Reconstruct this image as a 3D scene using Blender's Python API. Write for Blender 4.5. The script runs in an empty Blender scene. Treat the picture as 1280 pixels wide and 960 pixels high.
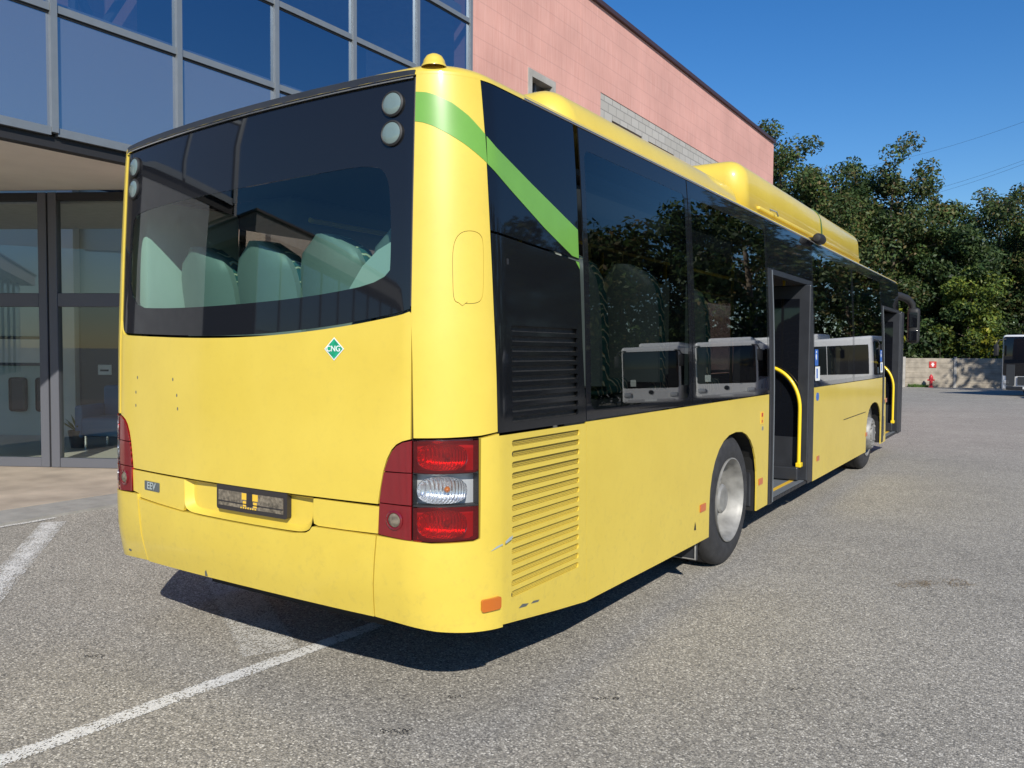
import bpy, bmesh, math, random
from mathutils import Vector, Matrix, Euler
random.seed(7)
C = bpy.context.scene.collection
sc = bpy.context.scene
RAD = math.radians
PI = math.pi

# ------------------------------------------------------------------ camera
cam = bpy.data.cameras.new('camera'); camo = bpy.data.objects.new('camera', cam); C.objects.link(camo)
CAM = Vector((3.0908, -2.3741, 1.5584))
fw = Vector((-0.54707, 0.83605, -0.04159)); rt = Vector((0.83659, 0.54778, 0.00710)); up = Vector((-0.02872, 0.03091, 0.99911))
M = Matrix((rt, up, -fw)).transposed().to_4x4(); M.translation = CAM
camo.matrix_world = M
cam.sensor_width = 36; cam.lens = 1007.59/1280*36; cam.clip_start = .05; cam.clip_end = 3000
sc.camera = camo

# ------------------------------------------------------------------ world, sun, exposure
sun_dir = Vector((1.02, -1.17, 1.0)).normalized()
el = math.asin(sun_dir.z)
w = bpy.data.worlds.new('World'); sc.world = w; w.use_nodes = True
nt = w.node_tree; nt.nodes.clear()
sky = nt.nodes.new('ShaderNodeTexSky'); sky.sky_type = 'NISHITA'; sky.sun_disc = False
sky.sun_elevation = el; sky.sun_rotation = math.atan2(sun_dir.x, sun_dir.y)
sky.altitude = 300; sky.air_density = 1.25; sky.dust_density = .05; sky.ozone_density = 6
bg = nt.nodes.new('ShaderNodeBackground'); bg.inputs[1].default_value = .099
ow = nt.nodes.new('ShaderNodeOutputWorld')
hs = nt.nodes.new('ShaderNodeHueSaturation'); hs.inputs['Saturation'].default_value = 1.25; hs.inputs['Hue'].default_value = .508
nt.links.new(sky.outputs[0], hs.inputs['Color']); nt.links.new(hs.outputs[0], bg.inputs[0]); nt.links.new(bg.outputs[0], ow.inputs[0])
sl = bpy.data.lights.new('sun', 'SUN'); sl.energy = 4.6; sl.angle = RAD(.5); sl.color = (1, .95, .86)
so = bpy.data.objects.new('sun', sl); C.objects.link(so)
so.rotation_euler = sun_dir.to_track_quat('Z', 'Y').to_euler()
sc.view_settings.view_transform = 'Standard'; sc.view_settings.look = 'None'
sc.view_settings.exposure = .22; sc.view_settings.gamma = 1; sc.view_settings.use_curve_mapping = False
sc.cycles.max_bounces = 10; sc.cycles.transparent_max_bounces = 16; sc.cycles.glossy_bounces = 5
sc.cycles.caustics_reflective = False; sc.cycles.caustics_refractive = False
sc.cycles.sample_clamp_indirect = 6

# ------------------------------------------------------------------ materials
def newmat(name):
    m = bpy.data.materials.new(name); m.use_nodes = True
    return m, m.node_tree, m.node_tree.nodes['Principled BSDF']
def simple(name, col, rough=.5, metal=0, coat=0, spec=.5, noise=0, nscale=8, bump=0, bscale=60, coords='Object'):
    m, t, b = newmat(name)
    b.inputs['Base Color'].default_value = (*col, 1); b.inputs['Roughness'].default_value = rough
    b.inputs['Metallic'].default_value = metal; b.inputs['Coat Weight'].default_value = coat
    b.inputs['Coat Roughness'].default_value = .06; b.inputs['Specular IOR Level'].default_value = spec
    if noise or bump:
        tc = t.nodes.new('ShaderNodeTexCoord')
    if noise:
        n = t.nodes.new('ShaderNodeTexNoise'); n.inputs['Scale'].default_value = nscale; n.inputs['Detail'].default_value = 7
        t.links.new(tc.outputs[coords], n.inputs['Vector'])
        mr = t.nodes.new('ShaderNodeMapRange'); mr.inputs[1].default_value = .3; mr.inputs[2].default_value = .7
        mr.inputs[3].default_value = 1-noise; mr.inputs[4].default_value = 1+noise
        t.links.new(n.outputs[0], mr.inputs[0])
        mx = t.nodes.new('ShaderNodeMix'); mx.data_type = 'RGBA'; mx.blend_type = 'MULTIPLY'; mx.inputs[0].default_value = 1
        mx.inputs[6].default_value = (*col, 1); t.links.new(mr.outputs[0], mx.inputs[7]); t.links.new(mx.outputs[2], b.inputs['Base Color'])
    if bump:
        n2 = t.nodes.new('ShaderNodeTexNoise'); n2.inputs['Scale'].default_value = bscale; n2.inputs['Detail'].default_value = 5
        t.links.new(tc.outputs[coords], n2.inputs['Vector'])
        bp = t.nodes.new('ShaderNodeBump'); bp.inputs['Strength'].default_value = bump; bp.inputs['Distance'].default_value = .01
        t.links.new(n2.outputs[0], bp.inputs['Height']); t.links.new(bp.outputs[0], b.inputs['Normal'])
    return m
def glass(name, tint, f0=.05, rough=0.0, refl=(1, 1, 1), body=None, bodyfac=0.0):
    """thin sheet of tinted glass: tinted see-through plus a Fresnel reflection"""
    m = bpy.data.materials.new(name); m.use_nodes = True; t = m.node_tree; t.nodes.clear()
    o = t.nodes.new('ShaderNodeOutputMaterial')
    tr = t.nodes.new('ShaderNodeBsdfTransparent'); tr.inputs[0].default_value = (*tint, 1)
    gl = t.nodes.new('ShaderNodeBsdfGlossy'); gl.inputs['Roughness'].default_value = rough; gl.inputs[0].default_value = (*refl, 1)
    lw = t.nodes.new('ShaderNodeLayerWeight'); lw.inputs[0].default_value = .5
    p = t.nodes.new('ShaderNodeMath'); p.operation = 'POWER'; p.inputs[1].default_value = 4
    t.links.new(lw.outputs['Facing'], p.inputs[0])
    mr = t.nodes.new('ShaderNodeMapRange'); mr.inputs[3].default_value = f0; mr.inputs[4].default_value = 1
    t.links.new(p.outputs[0], mr.inputs[0])
    mix = t.nodes.new('ShaderNodeMixShader'); t.links.new(mr.outputs[0], mix.inputs[0])
    src = tr.outputs[0]
    if body:
        d = t.nodes.new('ShaderNodeBsdfDiffuse'); d.inputs[0].default_value = (*body, 1)
        m2 = t.nodes.new('ShaderNodeMixShader'); m2.inputs[0].default_value = bodyfac
        t.links.new(tr.outputs[0], m2.inputs[1]); t.links.new(d.outputs[0], m2.inputs[2]); src = m2.outputs[0]
    t.links.new(src, mix.inputs[1]); t.links.new(gl.outputs[0], mix.inputs[2]); t.links.new(mix.outputs[0], o.inputs[0])
    return m

def make_paint():
    m, t, b = newmat('yellow_paint')
    tc = t.nodes.new('ShaderNodeTexCoord')
    n = t.nodes.new('ShaderNodeTexNoise'); n.inputs['Scale'].default_value = 2.2; n.inputs['Detail'].default_value = 8; n.inputs['Roughness'].default_value = .62
    t.links.new(tc.outputs['Object'], n.inputs['Vector'])
    r = t.nodes.new('ShaderNodeValToRGB')
    r.color_ramp.elements[0].position = .32; r.color_ramp.elements[0].color = (.680, .505, .066, 1)
    r.color_ramp.elements[1].position = .68; r.color_ramp.elements[1].color = (.730, .552, .079, 1)
    t.links.new(n.outputs[0], r.inputs[0])
    # grime scattered low on the body: small specks and scuffs, stronger near the sills
    n2 = t.nodes.new('ShaderNodeTexNoise'); n2.inputs['Scale'].default_value = 26; n2.inputs['Detail'].default_value = 6; n2.inputs['Roughness'].default_value = .7
    t.links.new(tc.outputs['Object'], n2.inputs['Vector'])
    sp = t.nodes.new('ShaderNodeSeparateXYZ'); t.links.new(tc.outputs['Object'], sp.inputs[0])
    mz = t.nodes.new('ShaderNodeMapRange'); mz.inputs[1].default_value = .95; mz.inputs[2].default_value = .28; mz.inputs[3].default_value = 0; mz.inputs[4].default_value = .14
    t.links.new(sp.outputs['Z'], mz.inputs[0])
    mn = t.nodes.new('ShaderNodeMapRange'); mn.inputs[1].default_value = .52; mn.inputs[2].default_value = .68; t.links.new(n2.outputs[0], mn.inputs[0])
    ad = t.nodes.new('ShaderNodeMath'); ad.operation = 'MULTIPLY_ADD'; ad.inputs[2].default_value = 0
    ml = t.nodes.new('ShaderNodeMath'); ml.operation = 'ADD'; ml.inputs[1].default_value = .045; t.links.new(mz.outputs[0], ml.inputs[0])
    t.links.new(mn.outputs[0], ad.inputs[0]); t.links.new(ml.outputs[0], ad.inputs[1])
    mx = t.nodes.new('ShaderNodeMix'); mx.data_type = 'RGBA'; t.links.new(ad.outputs[0], mx.inputs[0])
    t.links.new(r.outputs[0], mx.inputs[6]); mx.inputs[7].default_value = (.22, .17, .08, 1)
    t.links.new(mx.outputs[2], b.inputs['Base Color'])
    b.inputs['Roughness'].default_value = .42; b.inputs['Coat Weight'].default_value = .55; b.inputs['Coat Roughness'].default_value = .11
    bp = t.nodes.new('ShaderNodeBump'); bp.inputs['Strength'].default_value = .05; bp.inputs['Distance'].default_value = .03
    n3 = t.nodes.new('ShaderNodeTexNoise'); n3.inputs['Scale'].default_value = 3.0; n3.inputs['Detail'].default_value = 1
    t.links.new(tc.outputs['Object'], n3.inputs['Vector']); t.links.new(n3.outputs[0], bp.inputs['Height']); t.links.new(bp.outputs[0], b.inputs['Normal'])
    t.links.new(bp.outputs[0], b.inputs['Coat Normal'])
    return m

def make_asphalt():
    m, t, b = newmat('asphalt')
    tc = t.nodes.new('ShaderNodeTexCoord'); L = t.links.new
    def noise(s, d=6, r=.6):
        n = t.nodes.new('ShaderNodeTexNoise'); n.inputs['Scale'].default_value = s; n.inputs['Detail'].default_value = d; n.inputs['Roughness'].default_value = r
        L(tc.outputs['Object'], n.inputs['Vector']); return n
    v = t.nodes.new('ShaderNodeTexVoronoi'); v.inputs['Scale'].default_value = 125; L(tc.outputs['Object'], v.inputs['Vector'])
    wn = t.nodes.new('ShaderNodeSeparateColor'); L(v.outputs['Color'], wn.inputs[0])
    r = t.nodes.new('ShaderNodeValToRGB'); e = r.color_ramp.elements
    e[0].position = 0; e[0].color = (.15, .142, .128, 1); e[1].position = 1; e[1].color = (.74, .70, .61, 1)
    for pos, c in ((.25, (.285, .267, .232, 1)), (.62, (.37, .344, .293, 1)), (.86, (.48, .446, .382, 1))):
        x = e.new(pos); x.color = c
    L(wn.outputs[0], r.inputs[0])
    # stones darken at their edges (bitumen between them)
    dm = t.nodes.new('ShaderNodeMapRange'); dm.inputs[1].default_value = .25; dm.inputs[2].default_value = .62; dm.inputs[3].default_value = 1; dm.inputs[4].default_value = .68
    L(v.outputs['Distance'], dm.inputs[0])
    big = noise(.35, 5, .6); md = noise(2.4, 5, .65)
    mb = t.nodes.new('ShaderNodeMapRange'); mb.inputs[1].default_value = .3; mb.inputs[2].default_value = .7; mb.inputs[3].default_value = 1.0; mb.inputs[4].default_value = 1.2; L(big.outputs[0], mb.inputs[0])
    mm = t.nodes.new('ShaderNodeMapRange'); mm.inputs[1].default_value = .3; mm.inputs[2].default_value = .7; mm.inputs[3].default_value = .94; mm.inputs[4].default_value = 1.08; L(md.outputs[0], mm.inputs[0])
    p1 = t.nodes.new('ShaderNodeMath'); p1.operation = 'MULTIPLY'; L(mb.outputs[0], p1.inputs[0]); L(mm.outputs[0], p1.inputs[1])
    p2 = t.nodes.new('ShaderNodeMath'); p2.operation = 'MULTIPLY'; L(p1.outputs[0], p2.inputs[0]); L(dm.outputs[0], p2.inputs[1])
    mx = t.nodes.new('ShaderNodeMix'); mx.data_type = 'RGBA'; mx.blend_type = 'MULTIPLY'; mx.inputs[0].default_value = 1
    L(r.outputs[0], mx.inputs[6]); L(p2.outputs[0], mx.inputs[7])
    # sparse oil spots
    oil = noise(1.3, 4, .55); mo = t.nodes.new('ShaderNodeMapRange'); mo.inputs[1].default_value = .655; mo.inputs[2].default_value = .74; L(oil.outputs[0], mo.inputs[0])
    sc_ = t.nodes.new('ShaderNodeMath'); sc_.operation = 'MULTIPLY'; sc_.inputs[1].default_value = .28; L(mo.outputs[0], sc_.inputs[0])
    m2 = t.nodes.new('ShaderNodeMix'); m2.data_type = 'RGBA'; L(sc_.outputs[0], m2.inputs[0]); L(mx.outputs[2], m2.inputs[6]); m2.inputs[7].default_value = (.05, .045, .04, 1)
    L(m2.outputs[2], b.inputs['Base Color']); b.inputs['Roughness'].default_value = .82; b.inputs['Specular IOR Level'].default_value = .35
    bp = t.nodes.new('ShaderNodeBump'); bp.inputs['Strength'].default_value = .55; bp.inputs['Distance'].default_value = .004; bp.invert = True
    L(v.outputs['Distance'], bp.inputs['Height']); L(bp.outputs[0], b.inputs['Normal'])
    return m

def make_worn_paint(name='worn_road_paint', cover=.5, col=(.62, .61, .58), edge=.35):
    """white road paint worn through to the stones, ragged along its edges (object's long side is local X)"""
    m, t, b = newmat(name); L = t.links.new
    tc = t.nodes.new('ShaderNodeTexCoord')
    v = t.nodes.new('ShaderNodeTexVoronoi'); v.inputs['Scale'].default_value = 150; L(tc.outputs['Object'], v.inputs['Vector'])
    s = t.nodes.new('ShaderNodeSeparateColor'); L(v.outputs['Color'], s.inputs[0])
    n = t.nodes.new('ShaderNodeTexNoise'); n.inputs['Scale'].default_value = 7; n.inputs['Detail'].default_value = 8; n.inputs['Roughness'].default_value = .75; L(tc.outputs['Object'], n.inputs['Vector'])
    g = t.nodes.new('ShaderNodeSeparateXYZ'); L(tc.outputs['Generated'], g.inputs[0])
    def M2(op, a, bb):
        q = t.nodes.new('ShaderNodeMath'); q.operation = op
        for i, x in enumerate((a, bb)):
            if isinstance(x, (int, float)): q.inputs[i].default_value = x
            else: L(x, q.inputs[i])
        return q.outputs[0]
    d = M2('SUBTRACT', 1, M2('ABSOLUTE', M2('SUBTRACT', M2('MULTIPLY', g.outputs['Y'], 2), 1), 0))
    mr = t.nodes.new('ShaderNodeMapRange'); mr.inputs[1].default_value = 0; mr.inputs[2].default_value = edge; mr.inputs[3].default_value = -.45; mr.inputs[4].default_value = 0; L(d, mr.inputs[0])
    nn = M2('MULTIPLY', M2('SUBTRACT', n.outputs[0], .5), 2.0)
    th = M2('ADD', M2('ADD', nn, cover), mr.outputs[0])
    al = M2('LESS_THAN', s.outputs[1], th)
    r = t.nodes.new('ShaderNodeMapRange'); r.inputs[3].default_value = .78; r.inputs[4].default_value = 1.1; L(s.outputs[0], r.inputs[0])
    mx = t.nodes.new('ShaderNodeMix'); mx.data_type = 'RGBA'; mx.blend_type = 'MULTIPLY'; mx.inputs[0].default_value = 1; mx.inputs[6].default_value = (*col, 1); L(r.outputs[0], mx.inputs[7])
    L(mx.outputs[2], b.inputs['Base Color']); b.inputs['Roughness'].default_value = .85
    L(al, b.inputs['Alpha'])
    return m

def make_pink_wall():
    m, t, b = newmat('pink_block_wall'); L = t.links.new
    tc = t.nodes.new('ShaderNodeTexCoord'); sp = t.nodes.new('ShaderNodeSeparateXYZ'); L(tc.outputs['Object'], sp.inputs[0])
    cb = t.nodes.new('ShaderNodeCombineXYZ'); L(sp.outputs['Y'], cb.inputs[0]); L(sp.outputs['Z'], cb.inputs[1])
    sx = t.nodes.new('ShaderNodeVectorMath'); sx.operation = 'MULTIPLY'; sx.inputs[1].default_value = (26, 1.3, 1); L(cb.outputs[0], sx.inputs[0])
    bn = t.nodes.new('ShaderNodeTexNoise'); bn.inputs['Scale'].default_value = 1; bn.inputs['Detail'].default_value = 4; L(sx.outputs[0], bn.inputs['Vector'])
    br = t.nodes.new('ShaderNodeValToRGB'); br.color_ramp.elements[0].position = .3; br.color_ramp.elements[0].color = (.615, .315, .26, 1); br.color_ramp.elements[1].position = .7; br.color_ramp.elements[1].color = (.67, .375, .315, 1); L(bn.outputs[0], br.inputs[0])
    # thin dark bed joints
    md = t.nodes.new('ShaderNodeMath'); md.operation = 'FRACT'; dv = t.nodes.new('ShaderNodeMath'); dv.operation = 'DIVIDE'; dv.inputs[1].default_value = .31
    L(sp.outputs['Z'], dv.inputs[0]); L(dv.outputs[0], md.inputs[0])
    lt = t.nodes.new('ShaderNodeMath'); lt.operation = 'LESS_THAN'; lt.inputs[1].default_value = .065; L(md.outputs[0], lt.inputs[0])
    f = t.nodes.new('ShaderNodeMath'); f.operation = 'MULTIPLY'; f.inputs[1].default_value = .2; L(lt.outputs[0], f.inputs[0])
    mx = t.nodes.new('ShaderNodeMix'); mx.data_type = 'RGBA'; L(f.outputs[0], mx.inputs[0]); L(br.outputs['Color'], mx.inputs[6]); mx.inputs[7].default_value = (.27, .15, .14, 1)
    n = t.nodes.new('ShaderNodeTexNoise'); n.inputs['Scale'].default_value = .8; n.inputs['Detail'].default_value = 8; L(tc.outputs['Object'], n.inputs['Vector'])
    mr = t.nodes.new('ShaderNodeMapRange'); mr.inputs[1].default_value = .3; mr.inputs[2].default_value = .7; mr.inputs[3].default_value = .88; mr.inputs[4].default_value = 1.1; L(n.outputs[0], mr.inputs[0])
    m2 = t.nodes.new('ShaderNodeMix'); m2.data_type = 'RGBA'; m2.blend_type = 'MULTIPLY'; m2.inputs[0].default_value = 1; L(mx.outputs[2], m2.inputs[6]); L(mr.outputs[0], m2.inputs[7])
    L(m2.outputs[2], b.inputs['Base Color']); b.inputs['Roughness'].default_value = .85
    n3 = t.nodes.new('ShaderNodeTexNoise'); n3.inputs['Scale'].default_value = 30; L(tc.outputs['Object'], n3.inputs['Vector'])
    bp = t.nodes.new('ShaderNodeBump'); bp.inputs['Strength'].default_value = .3; bp.inputs['Distance'].default_value = .01; L(n3.outputs[0], bp.inputs['Height']); L(bp.outputs[0], b.inputs['Normal'])
    return m

def make_grey_blocks():
    m, t, b = newmat('grey_block_wall'); L = t.links.new
    tc = t.nodes.new('ShaderNodeTexCoord'); sp = t.nodes.new('ShaderNodeSeparateXYZ'); L(tc.outputs['Object'], sp.inputs[0])
    cb = t.nodes.new('ShaderNodeCombineXYZ'); L(sp.outputs['Y'], cb.inputs[0]); L(sp.outputs['Z'], cb.inputs[1])
    br = t.nodes.new('ShaderNodeTexBrick'); br.inputs['Scale'].default_value = 1; br.inputs['Brick Width'].default_value = .4; br.inputs['Row Height'].default_value = .2
    br.inputs['Mortar Size'].default_value = .012; br.inputs['Color1'].default_value = (.40, .38, .34, 1); br.inputs['Color2'].default_value = (.46, .44, .40, 1); br.inputs['Mortar'].default_value = (.25, .24, .22, 1)
    L(cb.outputs[0], br.inputs['Vector']); L(br.outputs[0], b.inputs['Base Color']); b.inputs['Roughness'].default_value = .85
    return m

def make_fabric():
    m, t, b = newmat('seat_fabric'); L = t.links.new
    tc = t.nodes.new('ShaderNodeTexCoord')
    wv = t.nodes.new('ShaderNodeTexWave'); wv.wave_type = 'RINGS'; wv.inputs['Scale'].default_value = 7; wv.inputs['Distortion'].default_value = 9; wv.inputs['Detail'].default_value = 2
    L(tc.outputs['Object'], wv.inputs['Vector'])
    r = t.nodes.new('ShaderNodeValToRGB'); e = r.color_ramp.elements
    e[0].position = .0; e[0].color = (.03, .11, .11, 1); e[1].position = 1; e[1].color = (.55, .62, .50, 1)
    x = e.new(.86); x.color = (.03, .11, .11, 1); x = e.new(.92); x.color = (.55, .28, .10, 1)
    L(wv.outputs[0], r.inputs[0]); L(r.outputs[0], b.inputs['Base Color']); b.inputs['Roughness'].default_value = .9
    return m

def make_leaf(name, cols, trans=.35):
    cols = [tuple(1.38*x for x in c) for c in cols]
    m = bpy.data.materials.new(name); m.use_nodes = True; t = m.node_tree; t.nodes.clear(); L = t.links.new
    o = t.nodes.new('ShaderNodeOutputMaterial'); g = t.nodes.new('ShaderNodeNewGeometry')
    r = t.nodes.new('ShaderNodeValToRGB'); e = r.color_ramp.elements
    e[0].position = 0; e[0].color = (*cols[0], 1); e[1].position = 1; e[1].color = (*cols[-1], 1)
    for i, c in enumerate(cols[1:-1]):
        x = e.new((i+1)/(len(cols)-1)); x.color = (*c, 1)
    L(g.outputs['Random Per Island'], r.inputs[0])
    tc = t.nodes.new('ShaderNodeTexCoord'); n = t.nodes.new('ShaderNodeTexNoise'); n.inputs['Scale'].default_value = .45; n.inputs['Detail'].default_value = 2; L(tc.outputs['Object'], n.inputs['Vector'])
    mr = t.nodes.new('ShaderNodeMapRange'); mr.inputs[1].default_value = .35; mr.inputs[2].default_value = .65; mr.inputs[3].default_value = .65; mr.inputs[4].default_value = 1.35; L(n.outputs[0], mr.inputs[0])
    mx = t.nodes.new('ShaderNodeMix'); mx.data_type = 'RGBA'; mx.blend_type = 'MULTIPLY'; mx.inputs[0].default_value = 1; L(r.outputs[0], mx.inputs[6]); L(mr.outputs[0], mx.inputs[7])
    d = t.nodes.new('ShaderNodeBsdfPrincipled'); d.inputs['Roughness'].default_value = .55; d.inputs['Specular IOR Level'].default_value = .4; L(mx.outputs[2], d.inputs['Base Color'])
    tl = t.nodes.new('ShaderNodeBsdfTranslucent'); L(mx.outputs[2], tl.inputs[0])
    ms = t.nodes.new('ShaderNodeMixShader'); ms.inputs[0].default_value = trans; L(d.outputs[0], ms.inputs[1]); L(tl.outputs[0], ms.inputs[2]); L(ms.outputs[0], o.inputs[0])
    return m

def make_lens(name, col, rough=.18, ribs=0, emis=0):
    m, t, b = newmat(name); L = t.links.new
    b.inputs['Base Color'].default_value = (*col, 1); b.inputs['Roughness'].default_value = rough; b.inputs['Coat Weight'].default_value = 1; b.inputs['Coat Roughness'].default_value = .04
    if ribs:
        tc = t.nodes.new('ShaderNodeTexCoord'); wv = t.nodes.new('ShaderNodeTexWave'); wv.bands_direction = 'X' if ribs > 0 else 'Z'; wv.inputs['Scale'].default_value = abs(ribs)
        L(tc.outputs['Object'], wv.inputs['Vector']); bp = t.nodes.new('ShaderNodeBump'); bp.inputs['Strength'].default_value = .6; bp.inputs['Distance'].default_value = .006
        L(wv.outputs[0], bp.inputs['Height']); L(bp.outputs[0], b.inputs['Normal'])
        r = t.nodes.new('ShaderNodeMapRange'); r.inputs[3].default_value = .55; r.inputs[4].default_value = 1.5; L(wv.outputs[0], r.inputs[0])
        mx = t.nodes.new('ShaderNodeMix'); mx.data_type = 'RGBA'; mx.blend_type = 'MULTIPLY'; mx.inputs[0].default_value = 1; mx.inputs[6].default_value = (*col, 1); L(r.outputs[0], mx.inputs[7]); L(mx.outputs[2], b.inputs['Base Color'])
    return m

def make_bowl():
    m, t, b = newmat('lamp_bowl'); L = t.links.new
    b.inputs['Base Color'].default_value = (.82, .83, .84, 1); b.inputs['Metallic'].default_value = .85; b.inputs['Roughness'].default_value = .24
    tc = t.nodes.new('ShaderNodeTexCoord'); wv = t.nodes.new('ShaderNodeTexWave'); wv.bands_direction = 'X'; wv.inputs['Scale'].default_value = 26; wv.inputs['Distortion'].default_value = .6
    L(tc.outputs['Object'], wv.inputs['Vector']); bp = t.nodes.new('ShaderNodeBump'); bp.inputs['Strength'].default_value = .8; bp.inputs['Distance'].default_value = .006
    L(wv.outputs[0], bp.inputs['Height']); L(bp.outputs[0], b.inputs['Normal']); return m
def make_mesh_screen():
    """perforated sheet behind the louvres: rows of small holes"""
    m, t, b = newmat('perforated_screen'); L = t.links.new
    tc = t.nodes.new('ShaderNodeTexCoord'); v = t.nodes.new('ShaderNodeTexVoronoi'); v.inputs['Scale'].default_value = 150; v.inputs['Randomness'].default_value = .05
    L(tc.outputs['Object'], v.inputs['Vector'])
    g = t.nodes.new('ShaderNodeMath'); g.operation = 'GREATER_THAN'; g.inputs[1].default_value = .47; L(v.outputs['Distance'], g.inputs[0])
    mx = t.nodes.new('ShaderNodeMix'); mx.data_type = 'RGBA'; L(g.outputs[0], mx.inputs[0]); mx.inputs[6].default_value = (.16, .12, .02, 1); mx.inputs[7].default_value = (.60, .44, .06, 1)
    L(mx.outputs[2], b.inputs['Base Color']); b.inputs['Roughness'].default_value = .6
    return m

MAT = {}
def mats():
    M_ = MAT
    M_['yellow'] = make_paint()
    M_['asphalt'] = make_asphalt(); M_['road_paint'] = make_worn_paint('worn_road_paint', .84, (.74, .73, .69))
    M_['faint_paint'] = make_worn_paint('faint_road_paint', .62, (.60, .58, .53), .15)
    M_['kerb_paint'] = make_worn_paint('thin_road_paint', .74, (.72, .71, .67), edge=.7)
    M_['pink'] = make_pink_wall(); M_['greyblock'] = make_grey_blocks()
    M_['fabric'] = make_fabric()
    M_['black_glass'] = simple('black_glass', (.006, .007, .010), .03, spec=.6)
    M_['side_glass'] = glass('side_glass', (.20, .225, .23), .05)
    M_['rear_glass'] = glass('rear_glass', (.52, .70, .65), .065)
    M_['left_glass'] = glass('far_side_glass', (.30, .34, .34), .06)
    M_['frit'] = simple('glass_border', (.010, .011, .014), .035, spec=.55)
    M_['dark_metal'] = simple('dark_grey_metal', (.024, .026, .031), .42, spec=.5, noise=.15)
    M_['dark_panel'] = simple('dark_louvre_panel', (.008, .009, .011), .07, spec=.5)
    M_['louvre_back'] = simple('louvre_screen', (.028, .027, .026), .5, noise=.5, nscale=90)
    M_['rubber'] = simple('black_rubber', (.018, .018, .019), .6)
    M_['tyre'] = simple('tyre_rubber', (.030, .030, .032), .78, noise=.3, nscale=14, bump=.2, bscale=90)
    M_['rim'] = simple('painted_steel_rim', (.25, .245, .23), .5, metal=.15, noise=.35, nscale=9)
    M_['chrome'] = simple('bright_metal', (.66, .66, .66), .22, metal=1)
    M_['green'] = simple('green_film', (.155, .36, .052), .35, coat=.4, noise=.05)
    M_['shell'] = simple('chassis_black', (.012, .012, .012), .8)
    M_['in_dark'] = simple('interior_grey', (.11, .115, .12), .7)
    M_['in_light'] = simple('interior_cream', (.62, .66, .62), .6)
    M_['seat_shell'] = simple('seat_plastic', (.25, .285, .27), .5)
    M_['rail'] = simple('yellow_rail', (.86, .60, .02), .35, coat=.3)
    M_['screen'] = make_mesh_screen()
    M_['red_lens'] = make_lens('red_lens', (.15, .003, .007))
    M_['red_grid'] = make_lens('dark_red_lens', (.21, .004, .008), .35, 60)
    M_['red_core'] = make_lens('red_reflector', (.46, .012, .010), .15, 28)
    M_['clear_lens'] = make_lens('clear_lens', (.42, .44, .46), .15)
    M_['clear_core'] = make_lens('clear_reflector', (.60, .62, .64), .12, 28)
    M_['amber'] = make_lens('amber_lens', (.52, .13, .010), .2)
    M_['grey_lens'] = make_lens('grey_round_lens', (.38, .44, .44), .25)
    M_['red_cover'] = glass('red_lamp_cover', (.74, .014, .016), .05, body=(.30, .004, .008), bodyfac=.18)
    M_['clear_cover'] = glass('clear_lamp_cover', (.88, .90, .92), .05)
    M_['lamp_back'] = simple('lamp_housing', (.60, .61, .62), .35, metal=.3)
    M_['bowl'] = make_bowl()
    M_['strap'] = simple('strap_green', (.055, .12, .045), .6)
    M_['lamp_glass'] = make_lens('round_lamp_glass', (.15, .205, .195), .2)
    M_['orange'] = make_lens('orange_reflector', (.62, .13, .015), .3)
    M_['white'] = simple('white_paint', (.74, .75, .74), .4, coat=.3, noise=.04)
    M_['sticker_green'] = simple('sticker_green', (.012, .30, .15), .4, noise=.35, nscale=70)
    M_['sticker_white'] = simple('sticker_white', (.78, .80, .78), .4)
    M_['sticker_blue'] = simple('sticker_blue', (.03, .13, .46), .4)
    M_['sticker_yellow'] = simple('sticker_yellow', (.80, .50, .05), .4)
    M_['sticker_red'] = simple('sticker_red', (.50, .04, .03), .4)
    M_['badge'] = simple('badge_grey', (.10, .115, .115), .4)
    M_['plate_dirt'] = simple('dusty_plate', (.155, .13, .095), .85, noise=.6, nscale=60)
    M_['plate_frame'] = simple('plate_frame', (.030, .026, .026), .5)
    M_['alu'] = simple('anodised_frame', (.23, .255, .275), .38, metal=.35, noise=.05)
    M_['gasket'] = simple('dark_gasket', (.020, .020, .022), .6)
    M_['door_frame'] = simple('door_profile', (.125, .130, .150), .42, metal=.2)
    M_['spandrel'] = glass('spandrel_glass', (.0, .0, .0), .40, rough=.10, refl=(.82, .88, .95), body=(.11, .125, .155), bodyfac=1)
    M_['vision'] = glass('vision_glass', (.46, .52, .58), .42, rough=.0, refl=(.72, .84, .98))
    M_['door_glass'] = glass('door_glass', (.84, .89, .84), .07)
    M_['soffit'] = simple('soffit_plaster', (.82, .79, .71), .85, noise=.05, nscale=2, bump=.1)
    M_['concrete'] = simple('concrete', (.36, .345, .315), .85, noise=.2, nscale=3, bump=.3, bscale=40)
    M_['kerbstone'] = simple('kerb_concrete', (.31, .30, .275), .85, noise=.16, nscale=5, bump=.3, bscale=60)
    M_['paving'] = simple('tan_paving', (.41, .345, .275), .8, noise=.22, nscale=2.2, bump=.2, bscale=30)
    M_['wallgrey'] = simple('grey_plaster', (.42, .42, .42), .8, noise=.08)
    M_['lobby'] = simple('lobby_wall', (.56, .64, .58), .8)
    M_['lobby_floor'] = simple('lobby_floor', (.50, .47, .42), .35)
    M_['frame_dark'] = simple('picture_dark', (.045, .05, .055), .35)
    M_['blue_cloth'] = simple('blue_upholstery', (.07, .17, .33), .7)
    M_['roof_edge'] = simple('roof_coping', (.055, .030, .032), .5)
    M_['bark'] = simple('bark', (.14, .11, .08), .9, noise=.4, nscale=6, bump=.5, bscale=20)
    M_['leaf_a'] = make_leaf('oak_leaves', [(.020, .042, .013), (.036, .066, .018), (.055, .088, .022), (.085, .100, .030), (.11, .075, .03)])
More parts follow.
